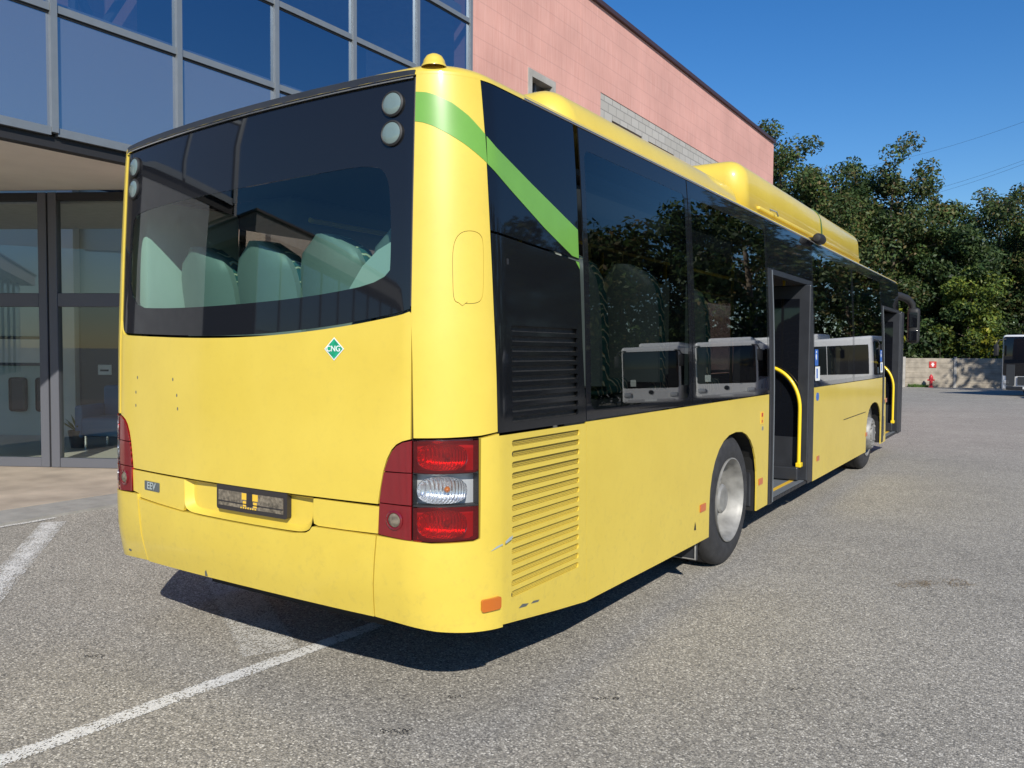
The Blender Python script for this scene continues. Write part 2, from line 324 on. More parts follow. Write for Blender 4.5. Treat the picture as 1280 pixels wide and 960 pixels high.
    M_['leaf_b'] = make_leaf('acacia_leaves', [(.030, .055, .012), (.060, .10, .018), (.095, .13, .022), (.17, .18, .025)])
    M_['leaf_c'] = make_leaf('dark_leaves', [(.012, .028, .010), (.024, .050, .015), (.042, .070, .020), (.06, .085, .022)])
    M_['leaf_y'] = make_leaf('yellow_green_leaves', [(.09, .13, .015), (.20, .22, .02), (.30, .27, .03)])
    M_['weed'] = make_leaf('weed_blades', [(.03, .07, .01), (.06, .11, .02)])
    M_['fence'] = simple('precast_concrete', (.335, .295, .235), .9, noise=.28, nscale=2.5, bump=.4, bscale=25)
    M_['hydrant'] = simple('hydrant_red', (.50, .03, .04), .45, noise=.12)
    M_['cable'] = simple('cable', (.03, .03, .035), .6)
    M_['wood_pole'] = simple('pole_wood', (.13, .10, .075), .9, noise=.3)
mats()

# ------------------------------------------------------------------ helpers
def tag(o, label=None, cat=None, group=None, kind=None):
    if label: o['label'] = label
    if cat: o['category'] = cat
    if group: o['group'] = group
    if kind: o['kind'] = kind
    return o
def thing(name, label, cat, loc=(0, 0, 0), rz=0, group=None):
    o = bpy.data.objects.new(name, None); C.objects.link(o); o.location = loc; o.rotation_euler = (0, 0, rz)
    o.empty_display_size = .3
    return tag(o, label, cat, group)
def copy_tree(o, parent=None):
    c = o.copy(); C.objects.link(c)
    if parent: c.parent = parent
    for ch in o.children: copy_tree(ch, c)
    return c

class MB:
    def __init__(s): s.v = []; s.f = []
    def add(s, vs, fs):
        k = len(s.v); s.v += [tuple(v) for v in vs]; s.f += [tuple(i+k for i in f) for f in fs]; return s
    def box(s, a, b, mtx=None):
        x0, y0, z0 = a; x1, y1, z1 = b
        vs = [Vector(p) for p in ((x0,y0,z0),(x1,y0,z0),(x1,y1,z0),(x0,y1,z0),(x0,y0,z1),(x1,y0,z1),(x1,y1,z1),(x0,y1,z1))]
        if mtx: vs = [mtx @ v for v in vs]
        return s.add(vs, [(0,3,2,1),(4,5,6,7),(0,1,5,4),(1,2,6,5),(2,3,7,6),(3,0,4,7)])
    def bbox(s, a, b, r=.01, seg=2, mtx=None):
        bm = bmesh.new(); bmesh.ops.create_cube(bm, size=1)
        for v in bm.verts: v.co = Vector((a[i]+(b[i]-a[i])*(v.co[i]+.5) for i in range(3)))
        bmesh.ops.bevel(bm, geom=bm.edges[:], offset=r, segments=seg, profile=.5, affect='EDGES')
        if mtx: bm.transform(mtx)
        bm.verts.index_update(); s.add([v.co for v in bm.verts], [[v.index for v in f.verts] for f in bm.faces]); bm.free(); return s
    def tube(s, pts, r, n=8, cap=True):
        pts = [Vector(p) for p in pts]; rs = r if isinstance(r, (list, tuple)) else [r]*len(pts)
        rings = []; prev = None
        for i, p in enumerate(pts):
            d = (pts[min(i+1, len(pts)-1)]-pts[max(i-1, 0)]).normalized()
            if prev is None:
                a = d.orthogonal().normalized()
            else:
                a = (prev - d*prev.dot(d)).normalized()
            prev = a; b = d.cross(a)
            rings.append([p+(a*math.cos(2*PI*k/n)+b*math.sin(2*PI*k/n))*rs[i] for k in range(n)])
        vs = [v for r_ in rings for v in r_]; fs = []
        for i in range(len(pts)-1):
            for k in range(n):
                fs.append((i*n+k, i*n+(k+1)%n, (i+1)*n+(k+1)%n, (i+1)*n+k))
        if cap: fs += [tuple(range(n-1, -1, -1)), tuple((len(pts)-1)*n+k for k in range(n))]
        return s.add(vs, fs)
    def lathe(s, prof, n=32, mtx=None, close=False):
        """prof: (radius, axial) about the local X axis"""
        vs = []; fs = []; m = len(prof)
        for k in range(n):
            a = 2*PI*k/n
            for (r, x) in prof: 
                v = Vector((x, r*math.cos(a), r*math.sin(a))); vs.append(mtx @ v if mtx else v)
        for k in range(n):
            for i in range(m-1 if not close else m):
                j = (i+1) % m
                fs.append((k*m+i, ((k+1)%n)*m+i, ((k+1)%n)*m+j, k*m+j))
        return s.add(vs, fs)
    def quad(s, a, b, c, d): return s.add([a, b, c, d], [(0, 1, 2, 3)])
    def build(s, name, mat, parent=None, smooth=None):
        me = bpy.data.meshes.new(name); me.from_pydata(s.v, [], s.f); me.update()
        me.materials.append(mat if not isinstance(mat, str) else MAT[mat])
        if smooth:
            bm = bmesh.new(); bm.from_mesh(me); bmesh.ops.remove_doubles(bm, verts=bm.verts, dist=1e-5); bmesh.ops.recalc_face_normals(bm, faces=bm.faces)
            for f in bm.faces: f.smooth = True
            for e in bm.edges:
                if len(e.link_faces) == 2 and e.calc_face_angle(0) > RAD(smooth): e.smooth = False
            bm.to_mesh(me); bm.free()
        o = bpy.data.objects.new(name, me); C.objects.link(o)
        if parent: o.parent = parent
        return o

def text(name, s, size, mtx, mat, parent, ext=.0006):
    cu = bpy.data.curves.new(name, 'FONT'); cu.body = s; cu.size = size; cu.extrude = ext; cu.align_x = 'CENTER'; cu.align_y = 'CENTER'; cu.offset = size*.012
    o = bpy.data.objects.new(name, cu); C.objects.link(o)
    dg = bpy.context.evaluated_depsgraph_get(); me = bpy.data.meshes.new_from_object(o.evaluated_get(dg))
    bpy.data.objects.remove(o); bpy.data.curves.remove(cu)
    me.transform(mtx); me.materials.clear(); me.materials.append(MAT[mat])
    o = bpy.data.objects.new(name, me); C.objects.link(o); o.parent = parent
    return o

# ================================================================== GROUND
def gz(x, y):
    d = (x-CAM.x)*-.5475+(y-CAM.y)*.8368
    a = max(0, min(1, (d-13)/50)); a = a*a*(3-2*a)*.35+a*.65
    z = -.85*a
    z -= max(0, min(.75, (x-6)*.055)) * max(0, min(1, (y+2)/8))
    return z
def grid(name, mat, xs, ys, label=None, dz=0):
    m = MB(); n = len(ys)
    vs = [(x, y, gz(x, y)+dz) for x in xs for y in ys]
    fs = [(i*n+j, (i+1)*n+j, (i+1)*n+j+1, i*n+j+1) for i in range(len(xs)-1) for j in range(n-1)]
    m.add(vs, fs); o = m.build(name, mat, smooth=60); o['kind'] = 'structure'; return o
ax = [-1500, -400, -120, -60] + [-40+2*i for i in range(51)] + [70, 100, 200, 500, 1500]
ay = [-1500, -300, -80, -40] + [-20+2*i for i in range(51)] + [90, 120, 200, 500, 1500]
grid('asphalt_yard', 'asphalt', ax, ay)
def sheet(name, mat, pts, z, th=0):
    m = MB(); n = len(pts)
    m.add([(x, y, z) for x, y in pts], [tuple(range(n))])
    if th: m.add([(x, y, z) for x, y in pts]+[(x, y, z-th) for x, y in pts], [(i, i+n, (i+1)%n+n, (i+1)%n) for i in range(n)])
    o = m.build(name, mat); o['kind'] = 'structure'; return o
sheet('kerb_strip', 'kerbstone', [(-5.02, -12), (-4.40, -12), (-4.42, 1.0), (-4.46, 2.1), (-4.5, 4), (-4.5, 27), (-5.02, 27)], .024, .03)
sheet('sidewalk', 'paving', [(-12, -12), (-5.03, -12), (-5.03, 27), (-12, 27)], .028, .03)
def line(name, mat, a, b, wd, z=.004):
    a = Vector(a); b = Vector(b); d = b-a; L_ = d.length
    m = MB(); m.add([(0, -wd/2, 0), (L_, -wd/2, 0), (L_, wd/2, 0), (0, wd/2, 0)], [(0, 1, 2, 3)])
    o = m.build(name, mat); o.location = (a.x, a.y, z); o.rotation_euler = (0, 0, math.atan2(d.y, d.x)); o['kind'] = 'structure'; return o
line('parking_line', 'road_paint', (-.25, -2.6), (.03, 1.5), .105)
line('parking_line', 'kerb_paint', (-4.22, 1.36), (-1.2, -.84), .20)
line('parking_line', 'kerb_paint', (-4.34, -1.0), (-4.37, 1.45), .075, .008)
line('parking_line', 'faint_paint', (-.16, .36), (-2.9, 1.92), .30)
line('parking_line', 'faint_paint', (.1, -9), (.1, -3), .1)

MAT['stain'] = make_worn_paint('tar_stain', .36, (.055, .050, .045), 1.0)
MAT['rust_stain'] = make_worn_paint('rust_stain', .22, (.26, .19, .11), 1.0)
for x, y, l_, wd_, r_ in ((1.46, .80, .12, .05, 0), (.88, .04, .13, .09, 0), (.91, .45, .07, .05, 0), (2.30, 3.55, .55, .42, 1), (2.16, 1.40, .06, .04, 0), (3.3, 1.6, .07, .05, 0), (-.9, -.2, .10, .07, 0)):
    line('ground_stain', 'stain' if r_ == 0 else 'rust_stain', (x, y), (x+l_*.8, y+l_*.6), wd_, .006)

# ================================================================== BUS SKIN
# the skin is a surface P(u, z): u runs along the plan outline from the rear centre (right side positive)
HW, YF = 1.25, 11.95
A0, UB, UE = .13, .957, 1.446
DU = .002
def _th(a, ):
    if a < UB: return A0*a/UB
    if a < UE: return A0+(PI/2-A0)*(a-UB)/(UE-UB)
    if a < UF0: return PI/2
    if a < UF1: return PI/2+(PI/2-.10)*(a-UF0)/(UF1-UF0)
    return PI-.10+.10*min(1, (a-UF1)/.93)
UF0, UF1 = 1e9, 1e9
_x, _y = [0.0], [0.0]; a = 0.0
while a < 1.6-1e-9:
    t = _th(a+DU/2); _x.append(_x[-1]+math.cos(t)*DU); _y.append(_y[-1]+math.sin(t)*DU); a += DU
YE = _y[-1]
UF0 = 1.6+(YF-.34-YE); UF1 = UF0+.47
while _x[-1] > 0 and a < 20:
    t = _th(a+DU/2); _x.append(_x[-1]+math.cos(t)*DU); _y.append(_y[-1]+math.sin(t)*DU); a += DU
UEND = a
def w(Y): return 1.6+Y-YE
def interp(x, xs, ys):
    if x <= xs[0]: return ys[0]
    for i in range(len(xs)-1):
        if x <= xs[i+1]:
            q = (x-xs[i])/(xs[i+1]-xs[i]); return ys[i]+(ys[i+1]-ys[i])*q
    return ys[-1]
TZ = [.3, .9, 1.25, 1.6, 1.9, 2.15, 2.4, 2.63, 2.75]
TS = [0, 0, .003, .011, .022, .035, .050, .068, .085]
RZ = [.3, .40, .5, .62, .8, 1.6, 2.1, 2.6, 2.75]; RV = [.085, .050, .024, .0, .0, .008, .026, .05, .065]
def smooth_interp(x, xs, ys): return (interp(x-.05, xs, ys)+interp(x, xs, ys)+interp(x+.05, xs, ys))/3
def plan(a):
    i = min(max(a/DU, 0), len(_x)-1.001); k = int(i); q = i-k
    return _x[k]+(_x[k+1]-_x[k])*q, _y[k]+(_y[k+1]-_y[k])*q, _th(a)
def skin(u, z, off=0):
    s = 1 if u >= 0 else -1; x, y, t = plan(abs(u)); nx, ny = math.sin(t), -math.cos(t)
    front = abs(u) > UF0
    tt = nx*nx*smooth_interp(z, TZ, TS)+ny*ny*((smooth_interp(z, RZ, RV) if not front else max(0, z-1.0)*.16)) - off
    X = (x-nx*tt)*s; Y = y-ny*tt
    zz = z - .05*max(0, min(1, (1.0-X)/2))*max(0, min(1, (z-1.2)/1.4))
    return Vector((X, Y, zz))
def skin_n(u, z):
    e = .004
    du = skin(u+e, z)-skin(u-e, z); dz = skin(u, z+e)-skin(u, z-e)
    return du.cross(dz).normalized()
def rrect(u0, z0, u1, z1, r=.02, n=4):
    p = []
    for cx, cy, a0 in ((u1-r, z0+r, -90), (u1-r, z1-r, 0), (u0+r, z1-r, 90), (u0+r, z0+r, 180)):
        for i in range(n+1):
            t = RAD(a0+90*i/n); p.append((cx+r*math.cos(t), cy+r*math.sin(t)))
    return p
def mir(p): return [(-u, z) for u, z in p]
def chaikin(p, k=2, closed=False):
    for _ in range(k):
        q = [p[0]] if not closed else []
        for i in range(len(p)-(0 if closed else 1)):
            a, b = p[i], p[(i+1) % len(p)]
            q += [(a[0]*.75+b[0]*.25, a[1]*.75+b[1]*.25), (a[0]*.25+b[0]*.75, a[1]*.25+b[1]*.75)]
        if not closed: q.append(p[-1])
        p = q
    return p
BUS = None
def patch(name, loops, mat, parent=None, off=0., thick=.012, su=None, sz=.12, link=True):
    """a panel of the bus skin: outline (and holes) in (u, z), with its own thickness"""
    if loops and isinstance(loops[0][0], (int, float)): loops = [loops]
    bm = bmesh.new()
    for lp in loops:
        vs = [bm.verts.new((u, z, 0)) for u, z in lp]
        for i in range(len(vs)): bm.edges.new((vs[i], vs[(i+1) % len(vs)]))
    bmesh.ops.remove_doubles(bm, verts=bm.verts, dist=1e-6)
    bmesh.ops.triangle_fill(bm, use_beauty=True, use_dissolve=False, edges=bm.edges[:])
    us = [v.co.x for v in bm.verts]; zs = [v.co.y for v in bm.verts]
    cuts = []
    u = -1.5
    while u < 1.5:
        cuts.append(u); u += .03 if abs(u) > .9 else .1
    k = UF0
    while k < UF1+.05: cuts += [k, -k]; k += .05
    k = UF1
    while k < UEND: cuts += [k, -k]; k += .15
    for c in cuts:
        if min(us)+1e-3 < c < max(us)-1e-3:
            bmesh.ops.bisect_plane(bm, geom=bm.verts[:]+bm.edges[:]+bm.faces[:], plane_co=(c, 0, 0), plane_no=(1, 0, 0), dist=1e-6)
    zc = [.3+.06*i for i in range(6)]+[.8, .95]+[1.1+.1*i for i in range(18)]
    for c in zc:
        if min(zs)+1e-3 < c < max(zs)-1e-3:
            bmesh.ops.bisect_plane(bm, geom=bm.verts[:]+bm.edges[:]+bm.faces[:], plane_co=(0, c, 0), plane_no=(0, 1, 0), dist=1e-6)
    bm.verts.index_update(); bm.faces.ensure_lookup_table()
    V = [(v.co.x, v.co.y) for v in bm.verts]; n = len(V)
    outer = [skin(u, z, off) for u, z in V]; N = [skin_n(u, z) for u, z in V]
    F = []
    for f in bm.faces:
        ids = [v.index for v in f.verts]
        a, b, c = outer[ids[0]], outer[ids[1]], outer[ids[2]]
        if (b-a).cross(c-a).dot(N[ids[0]]) < 0: ids.reverse()
        F.append(ids)
    faces = list(F); verts = list(outer)
    if thick:
        verts += [o-nn*thick for o, nn in zip(outer, N)]
        faces += [[i+n for i in reversed(f)] for f in F]
        for f in F:
            for i in range(len(f)):
                a, b = f[i], f[(i+1) % len(f)]
                e = bm.edges.get((bm.verts_[a], bm.verts_[b])) if False else None
        cnt = {}
        for f in F:
            for i in range(len(f)):
                a, b = f[i], f[(i+1) % len(f)]; cnt[(a, b)] = cnt.get((a, b), 0)+1
        for (a, b) in list(cnt):
            if (b, a) not in cnt: faces.append([b, a, a+n, b+n])
    bm.free()
    me = bpy.data.meshes.new(name); me.from_pydata(verts, [], faces); me.update()
    me.materials.append(MAT[mat])
    ln = []; nf = len(F)
    for i, p in enumerate(me.polygons):
        p.use_smooth = True
        for li in p.loop_indices:
            vi = me.loops[li].vertex_index
            ln.append(N[vi] if i < nf else (-N[vi-n] if i < 2*nf else p.normal.copy()))
    me.normals_split_custom_set([tuple(x) for x in ln])
    o = bpy.data.objects.new(name, me); C.objects.link(o); o.parent = parent or BUS
    return o
def skin_strip(name, A, B, oa, ob, mat, parent=None):
    """wall joining outline A at offset oa to outline B at offset ob (a recess side)"""
    m = MB(); n = len(A)
    m.add([skin(u, z, oa) for u, z in A]+[skin(u, z, ob) for u, z in B], [(i, (i+1) % n, (i+1) % n+n, i+n) for i in range(n)])
    return m.build(name, mat, parent or BUS, smooth=50)
def frame_at(u, z, off=0):
    n = skin_n(u, z); uu = (skin(u+.01, z)-skin(u-.01, z)).normalized(); vv = n.cross(uu)
    m = Matrix((uu, vv, n)).transposed().to_4x4(); m.translation = skin(u, z, off); return m

BUS = thing('yellow_bus', 'yellow city bus with a green corner stripe and two open doors', 'bus')

# ---- rear
G = .004
bot = chaikin([(-1.005, 1.73), (-.985, 1.655), (-.90, 1.648), (-.24, 1.625), (.21, 1.629), (.63, 1.66), (.95, 1.705), (1.004, 1.722)], 2)
RW = patch('rear_window', [bot+[(1.003, 2.632), (-1.003, 2.632)],
      PANE := chaikin([(-.92, 1.79), (-.5, 1.767), (0, 1.767), (.5, 1.785), (.90, 1.835), (.905, 1.95), (.90, 2.13), (.88, 2.27), (.80, 2.315), (.5, 2.31), (0, 2.305), (-.5, 2.305), (-.84, 2.295), (-.905, 2.26), (-.92, 2.13)], 2, True)],
      'frit', off=-.004, thick=.008)
patch('rear_pane', PANE, 'rear_glass', RW, off=-.006, thick=0)
m = MB()
tp = [skin(-1.0+.05*i, 2.637, .006) for i in range(41)]
m.tube(tp, .004, 6); m.build('window_trim', 'chrome', RW, smooth=50)
MB().tube([skin(1.008, z, .001) for z in (2.637, 2.4, 2.1, 1.9, 1.73)], .004, 6).build('window_seal', 'rubber', RW, smooth=50)
# roof lip above the window
patch('rear_roof_lip', [(-1.02, 2.645), (1.005, 2.645), (1.005, 2.668), (.8, 2.676), (-.8, 2.676), (-1.02, 2.668)], 'dark_metal', off=.004, thick=.03)
tail_in = [(.862, .93), (.872, .99), (.887, 1.064), (.904, 1.115), (.926, 1.154), (.950, 1.178), (.978, 1.192), (1.016, 1.202)]
ti = lambda g: [(u-g, z+g*.3) for u, z in tail_in]
botg = [(u, z-.012) for u, z in bot]
RP = patch('rear_hatch', [(u, z) for u, z in mir(ti(G))[::-1]][::-1] [::-1] and
      ([(-u, z) for u, z in reversed(ti(G))] + ti(G) + [(1.012, 1.70)] + list(reversed(botg))[1:-1] + [(-1.012, 1.72)]), 'yellow', thick=.016)
# holes left by removed lettering
for u, z in ((-.812, 1.412), (-.465, 1.410), (-.829, 1.333), (-.43, 1.331), (-.83, 1.262), (-.423, 1.264)):
    fm = frame_at(u, z, .0006); MB().add([fm @ Vector((.0055*math.cos(k*PI/4), .009*math.sin(k*PI/4), 0)) for k in range(8)], [tuple(range(8))]).build('screw_hole', 'badge', RP)
# diamond sticker
fm = frame_at(.63, 1.562, .002)
def diamond(h, zz): return [fm @ Vector(p) for p in ((-h, 0, zz), (0, -h*.92, zz), (h, 0, zz), (0, h*.92, zz))]
STK = MB().add(diamond(.053, .0), [(0, 1, 2, 3)]).build('gas_sticker', 'sticker_white', RP)
MB().add(diamond(.046, .0008), [(0, 1, 2, 3)]).build('sticker_field', 'sticker_green', STK)
text('sticker_lettering', 'CNG', .034, fm @ Matrix.Translation((-.003, 0, .0016)), 'sticker_white', STK)
# lower strip with number-plate recess
LS = patch('rear_strip', [(-.866, .922), (-.859, .812), (-.800, .806), (-.790, .787), (-.60, .777), (-.375, .768), (-.362, .80), (-.366, .922)], 'yellow', thick=.016)
patch('rear_strip', [(.518, .922), (.516, .84), (.522, .815), (.545, .808), (.70, .808), (.858, .81), (.865, .92)], 'yellow', thick=.016)
recA = chaikin([(-.366, .922), (-.366, .80), (-.33, .772), (-.25, .768), (.40, .768), (.48, .776), (.508, .80), (.517, .85), (.517, .922)], 2)
recB = [(u*.93+.006, .788+(z-.768)*.86) for u, z in recA]
REC = patch('plate_recess', [(u, z+.02 if z > .915 else z) for u, z in recB], 'yellow', off=-.034, thick=.004)
skin_strip('recess_side', recA, recB, 0, -.034, 'yellow', REC)
PL = patch('plate_holder', rrect(-.115, .812, .358, .93, .012), 'plate_frame', off=-.006, thick=.025)
patch('plate_face', [(-.098, .832), (.335, .832), (.335, .903), (-.098, .903)], 'plate_dirt', PL, off=-.003, thick=.003)
for (a, b, c, d) in ((.07, .872, .112, .902), (.134, .872, .176, .902), (.078, .842, .098, .866), (.148, .842, .17, .866)):
    patch('holder_window', [(a, b), (c, b), (c, d), (a, d)], 'sticker_yellow', PL, off=-.0015, thick=.002)
patch('holder_bar', [(.105, .845), (.142, .845), (.142, .905), (.105, .905)], 'plate_frame', PL, off=.001, thick=.003)
patch('holder_bar', [(-.098, .850), (.335, .850), (.335, .855), (-.098, .855)], 'plate_frame', PL, off=-.001, thick=.003)
m = MB()
for k in range(7):
    u = .062+k*.016; m.add([skin(u, .832, -.001), skin(u+.009, .832, -.001), skin(u+.009, .839+.002*(k % 2), -.001), skin(u, .839, -.001)], [(0, 1, 2, 3)])
m.build('holder_lettering', 'sticker_yellow', PL)
bd = patch('emission_badge', rrect(-.732, .834, -.588, .880, .004), 'badge', off=.004, thick=.006)
text('badge_lettering', 'EEV', .050, frame_at(-.66, .857, .006) @ Matrix.Scale(1.05, 4, (1, 0, 0)), 'grey_lens', bd)
# bumper: centre and two corners
patch('rear_bumper', chaikin([(-.757, .452), (-.4, .462), (0, .468), (.4, .465), (.822, .455)], 1)+[(.846, .70), (.856, .803), (.545, .803), (.52, .803), (.505, .785), (.48, .771), (.40, .763), (-.25, .763), (-.33, .767), (-.375, .764), (-.60, .772), (-.785, .780), (-.765, .70)], 'yellow', off=.010, thick=.035)
cornerR = [(.828, .456), (1.0, .440), (1.12, .427), (1.25, .420), (1.345, .416), (1.418, .412), (1.406, .80), (1.390, 1.218), (1.30, 1.205), (1.297, .800), (1.27, .792), (1.10, .790), (1.02, .796), (.862, .803), (.852, .70)]
for sgn in (1, -1):
    cr = cornerR if sgn > 0 else [(-u, z) for u, z in cornerR]
    if sgn < 0: cr = [(max(u, u) if abs(u) > .87 else u+.065, z) for u, z in cr]
    bc = patch('bumper_corner', cr, 'yellow', off=.010, thick=.030)
    # lamps
    S2 = lambda p: [(sgn*u, z) for u, z in p]
    lo = S2([(1.024, .794), (1.100, .792), (1.27, .795), (1.293, .802), (1.293, 1.205), (1.16, 1.203), (1.024, 1.199)])
    tl = patch('tail_lamp', lo, 'lamp_back', off=-.045, thick=.004)
    skin_strip('lamp_rim', lo, lo, .004, -.045, 'rubber', tl)
    for z in (.937, 1.069):
        patch('lamp_divider', S2([(1.026, z-.003), (1.291, z-.003), (1.291, z+.003), (1.026, z+.003)]), 'rubber', tl, off=.002, thick=.045)
    for z0, z1, mt in ((.800, .934, 'red_cover'), (.940, 1.066, 'clear_cover'), (1.072, 1.199, 'red_cover')):
        patch('lamp_lens', S2([(1.028, z0), (1.10, z0-.003), (1.275, z0), (1.289, z0+.008), (1.289, z1), (1.16, z1), (1.028, z1-.003)]), mt, tl, off=.008, thick=0)
        cz = (z0+z1)/2-.002; bm4 = frame_at(sgn*1.142, cz, -.002)
        hw_, hh_ = .100, (z1-z0)*.43
        bw = MB(); rings = [(1.0, 0), (.99, -.008), (.90, -.020), (.72, -.032), (.45, -.039), (.16, -.041)]
        vs = []
        for (f, d) in rings:
            for k in range(32):
                t_ = 2*PI*k/32; c_, s_ = math.cos(t_), math.sin(t_)
                vs.append(bm4 @ Vector((hw_*f*math.copysign(abs(c_)**.75, c_), hh_*f*math.copysign(abs(s_)**.8, s_), d)))
        fs = [(i*32+k, i*32+(k+1) % 32, (i+1)*32+(k+1) % 32, (i+1)*32+k) for i in range(len(rings)-1) for k in range(32)]+[tuple(160+k for k in range(32))]
        bo = bw.add(vs, fs).build('lamp_bowl', 'bowl', tl, smooth=60)
        MB().lathe([(.009, -.04), (.013, -.024), (.013, -.014), (.006, -.006), (0, -.004)], 14, bm4 @ Matrix.Translation((.02*sgn, 0, 0)) @ Matrix.Rotation(-PI/2, 4, 'Y')).build('bulb', 'amber' if mt == 'clear_cover' else 'rim', bo, smooth=60)
    ti_ = [(.866, .81), (1.018, .798), (1.018, .934), (.870, .936)]
    il = patch('inner_lamp', S2(ti_), 'red_grid', off=.006, thick=.02)
    fmr = frame_at(sgn*.944, .874, .006)
    rot = fmr @ Matrix.Rotation(-PI/2, 4, 'Y')
    MB().lathe([(.040, .0), (.040, .004), (.034, .007), (.030, .006), (.028, .001)], 24, rot).build('lamp_bezel', 'red_lens', il, smooth=40)
    MB().lathe([(.028, .003), (.020, .010), (.0, .013)], 24, rot).build('fog_lens', 'amber' if False else 'plate_dirt', il, smooth=60)
    patch('inner_lamp', S2([(.870, .940), (1.018, .939), (1.018, 1.066), (.891, 1.064), (.878, 1.0)]), 'red_grid', off=.006, thick=.02)
    patch('inner_lamp', S2([(.892, 1.069), (1.018, 1.070), (1.018, 1.197), (.978, 1.188), (.950, 1.172), (.928, 1.148), (.908, 1.11)]), 'red_grid', off=.006, thick=.02)
    # corner post, with fuel flap on the right one
    post = [(1.026, 1.208), (1.16, 1.211), (1.30, 1.216), (1.388, 1.226), (1.384, 1.45), (1.372, 1.75), (1.362, 2.05), (1.352, 2.39), (1.336, 2.66), (1.012, 2.66), (1.012, 1.70), (1.020, 1.5)]
    flap = chaikin([(1.185, 1.76), (1.20, 1.742), (1.28, 1.742), (1.315, 1.76), (1.322, 1.83), (1.325, 1.98), (1.315, 2.025), (1.26, 2.037), (1.205, 2.02), (1.18, 1.96), (1.182, 1.82)], 2, True)
    if sgn > 0:
        cp = patch('corner_panel', [post, flap], 'yellow', off=.004, thick=.012)
        cx, cz = 1.252, 1.89
        fl = [(cx+(u-cx)*.975, cz+(z-cz)*.985) for u, z in flap]
        patch('filler_flap', fl, 'yellow', off=.004, thick=.012)
        patch('flap_seam', chaikin([(u+(u-cx)*.05, z+(z-cz)*.03) for u, z in flap], 0, True), 'badge', cp, off=-.007, thick=.003)
        patch('flap_catch', [(1.203, 1.748), (1.222, 1.735), (1.245, 1.752), (1.225, 1.772)], 'yellow', cp, off=.008, thick=.004)
        patch('stripe', [(1.013, 2.578), (1.06, 2.574), (1.107, 2.563), (1.182, 2.535), (1.261, 2.492), (1.350, 2.430), (1.357, 2.314), (1.238, 2.377), (1.163, 2.412), (1.09, 2.443), (1.05, 2.455), (1.013, 2.461)], 'green', cp, off=.0055, thick=.001)
    else:
        patch('corner_panel', mir(post), 'yellow', off=.004, thick=.012)
    # high-mounted lamps
    for z in (2.545, 2.427):
        rm = frame_at(sgn*.898, z, -.003) @ Matrix.Rotation(-PI/2, 4, 'Y')
        hl = MB().lathe([(.052, .0), (.052, .008), (.046, .013), (.043, .011)], 28, rm).build('round_lamp', 'rubber', BUS, smooth=40)
        MB().lathe([(.044, .010), (.036, .0145), (.018, .0165), (0, .017)], 28, rm).build('round_lens', 'lamp_glass', hl, smooth=60)
am = patch('side_marker', rrect(1.302, .498, 1.396, .549, .010), 'amber', off=.022, thick=.014)
# domes on the roof corners
def dome(x, y, z, r=.046):
    prof = [(r*1.12, 0), (r*1.1, .008), (r, .012), (r*.92, .028), (r*.7, .044), (r*.35, .053), (0, .055)]
    MB().lathe(prof, 24, Matrix.Translation((x, y, z)) @ Matrix.Rotation(-PI/2, 4, 'Y')).build('roof_dome', 'yellow', BUS, smooth=50)
dome(1.03, .19, 2.685)
dome(1.00, 10.6, 2.70, .06)

# ---- right side
def W(p): return [(w(y), z) for y, z in p]
bk = patch('black_side_panel', [(1.342, 2.648), (1.358, 2.39), (1.368, 2.045), (w(1.06), 1.996), (w(1.062), 2.30), (w(1.062), 2.648)], 'black_glass', off=.001, thick=.01)
patch('stripe', [(1.361, 2.424), (1.42, 2.392), (1.695, 2.287), (w(1.055), 2.139), (w(1.055), 2.002), (w(.99), 2.008), (1.79, 2.107), (1.537, 2.225), (1.361, 2.312)], 'green', bk, off=.003, thick=.001)
lou = []
for k in range(10):
    z = 1.268+k*.0425; lou.append(rrect(1.495, z-.0125, 2.075, z+.0125, .012, 3))
bd_ = patch('louvre_door', [[(1.394, 1.220), (w(1.105), 1.217), (w(1.075), 1.60), (w(1.064), 1.986), (1.373, 2.034), (1.38, 1.75), (1.388, 1.45)]]+lou, 'dark_panel', off=.001, thick=.01)
patch('louvre_screen', [(1.45, 1.235), (2.10, 1.235), (2.10, 1.68), (1.45, 1.68)], 'louvre_back', bd_, off=-.02, thick=.003)
patch('stripe', [(w(1.058), 1.984), (w(1.062), 1.950), (w(1.022), 1.986)], 'green', bd_, off=.003, thick=.001)
patch('door_lock', rrect(1.475, 1.915, 1.487, 1.94, .004), 'rubber', bd_, off=.003, thick=.003)
sl_ = []
for k in range(15):
    z = .527+k*.0458; u0 = 1.490
    sl_.append(rrect(u0, z-.0135, 2.083, z+.0135, .0128, 3))
gy = patch('grille_door', [[(1.426, .418), (w(.8), .362), (w(1.118), .324), (w(1.106), 1.206), (1.398, 1.208), (1.41, .80)]]+sl_, 'yellow', off=.002, thick=.007)
patch('grille_screen', [(1.46, .50), (2.11, .50), (2.11, 1.19), (1.46, 1.19)], 'screen', gy, off=-.007, thick=.003)
for z in (.524, 1.126):
    patch('door_lock', [(1.492+.009*math.cos(t), z+.012*math.sin(t)) for t in [PI*k/6 for k in range(12)]], 'rubber', gy, off=.0, thick=.004)
def arch(y, r, zt, zb, n=14):
    """outline of a wheel arch, from front foot over the top to rear foot"""
    p = []
    zc = .50
    for i in range(n+1):
        t = PI*i/n; p.append((y+r*math.copysign(abs(math.cos(t))**.85, math.cos(t)), zc+(zt-zc)*abs(math.sin(t))**.9))
    return [(y+r, zb)]+p+[(y-r, zb)]
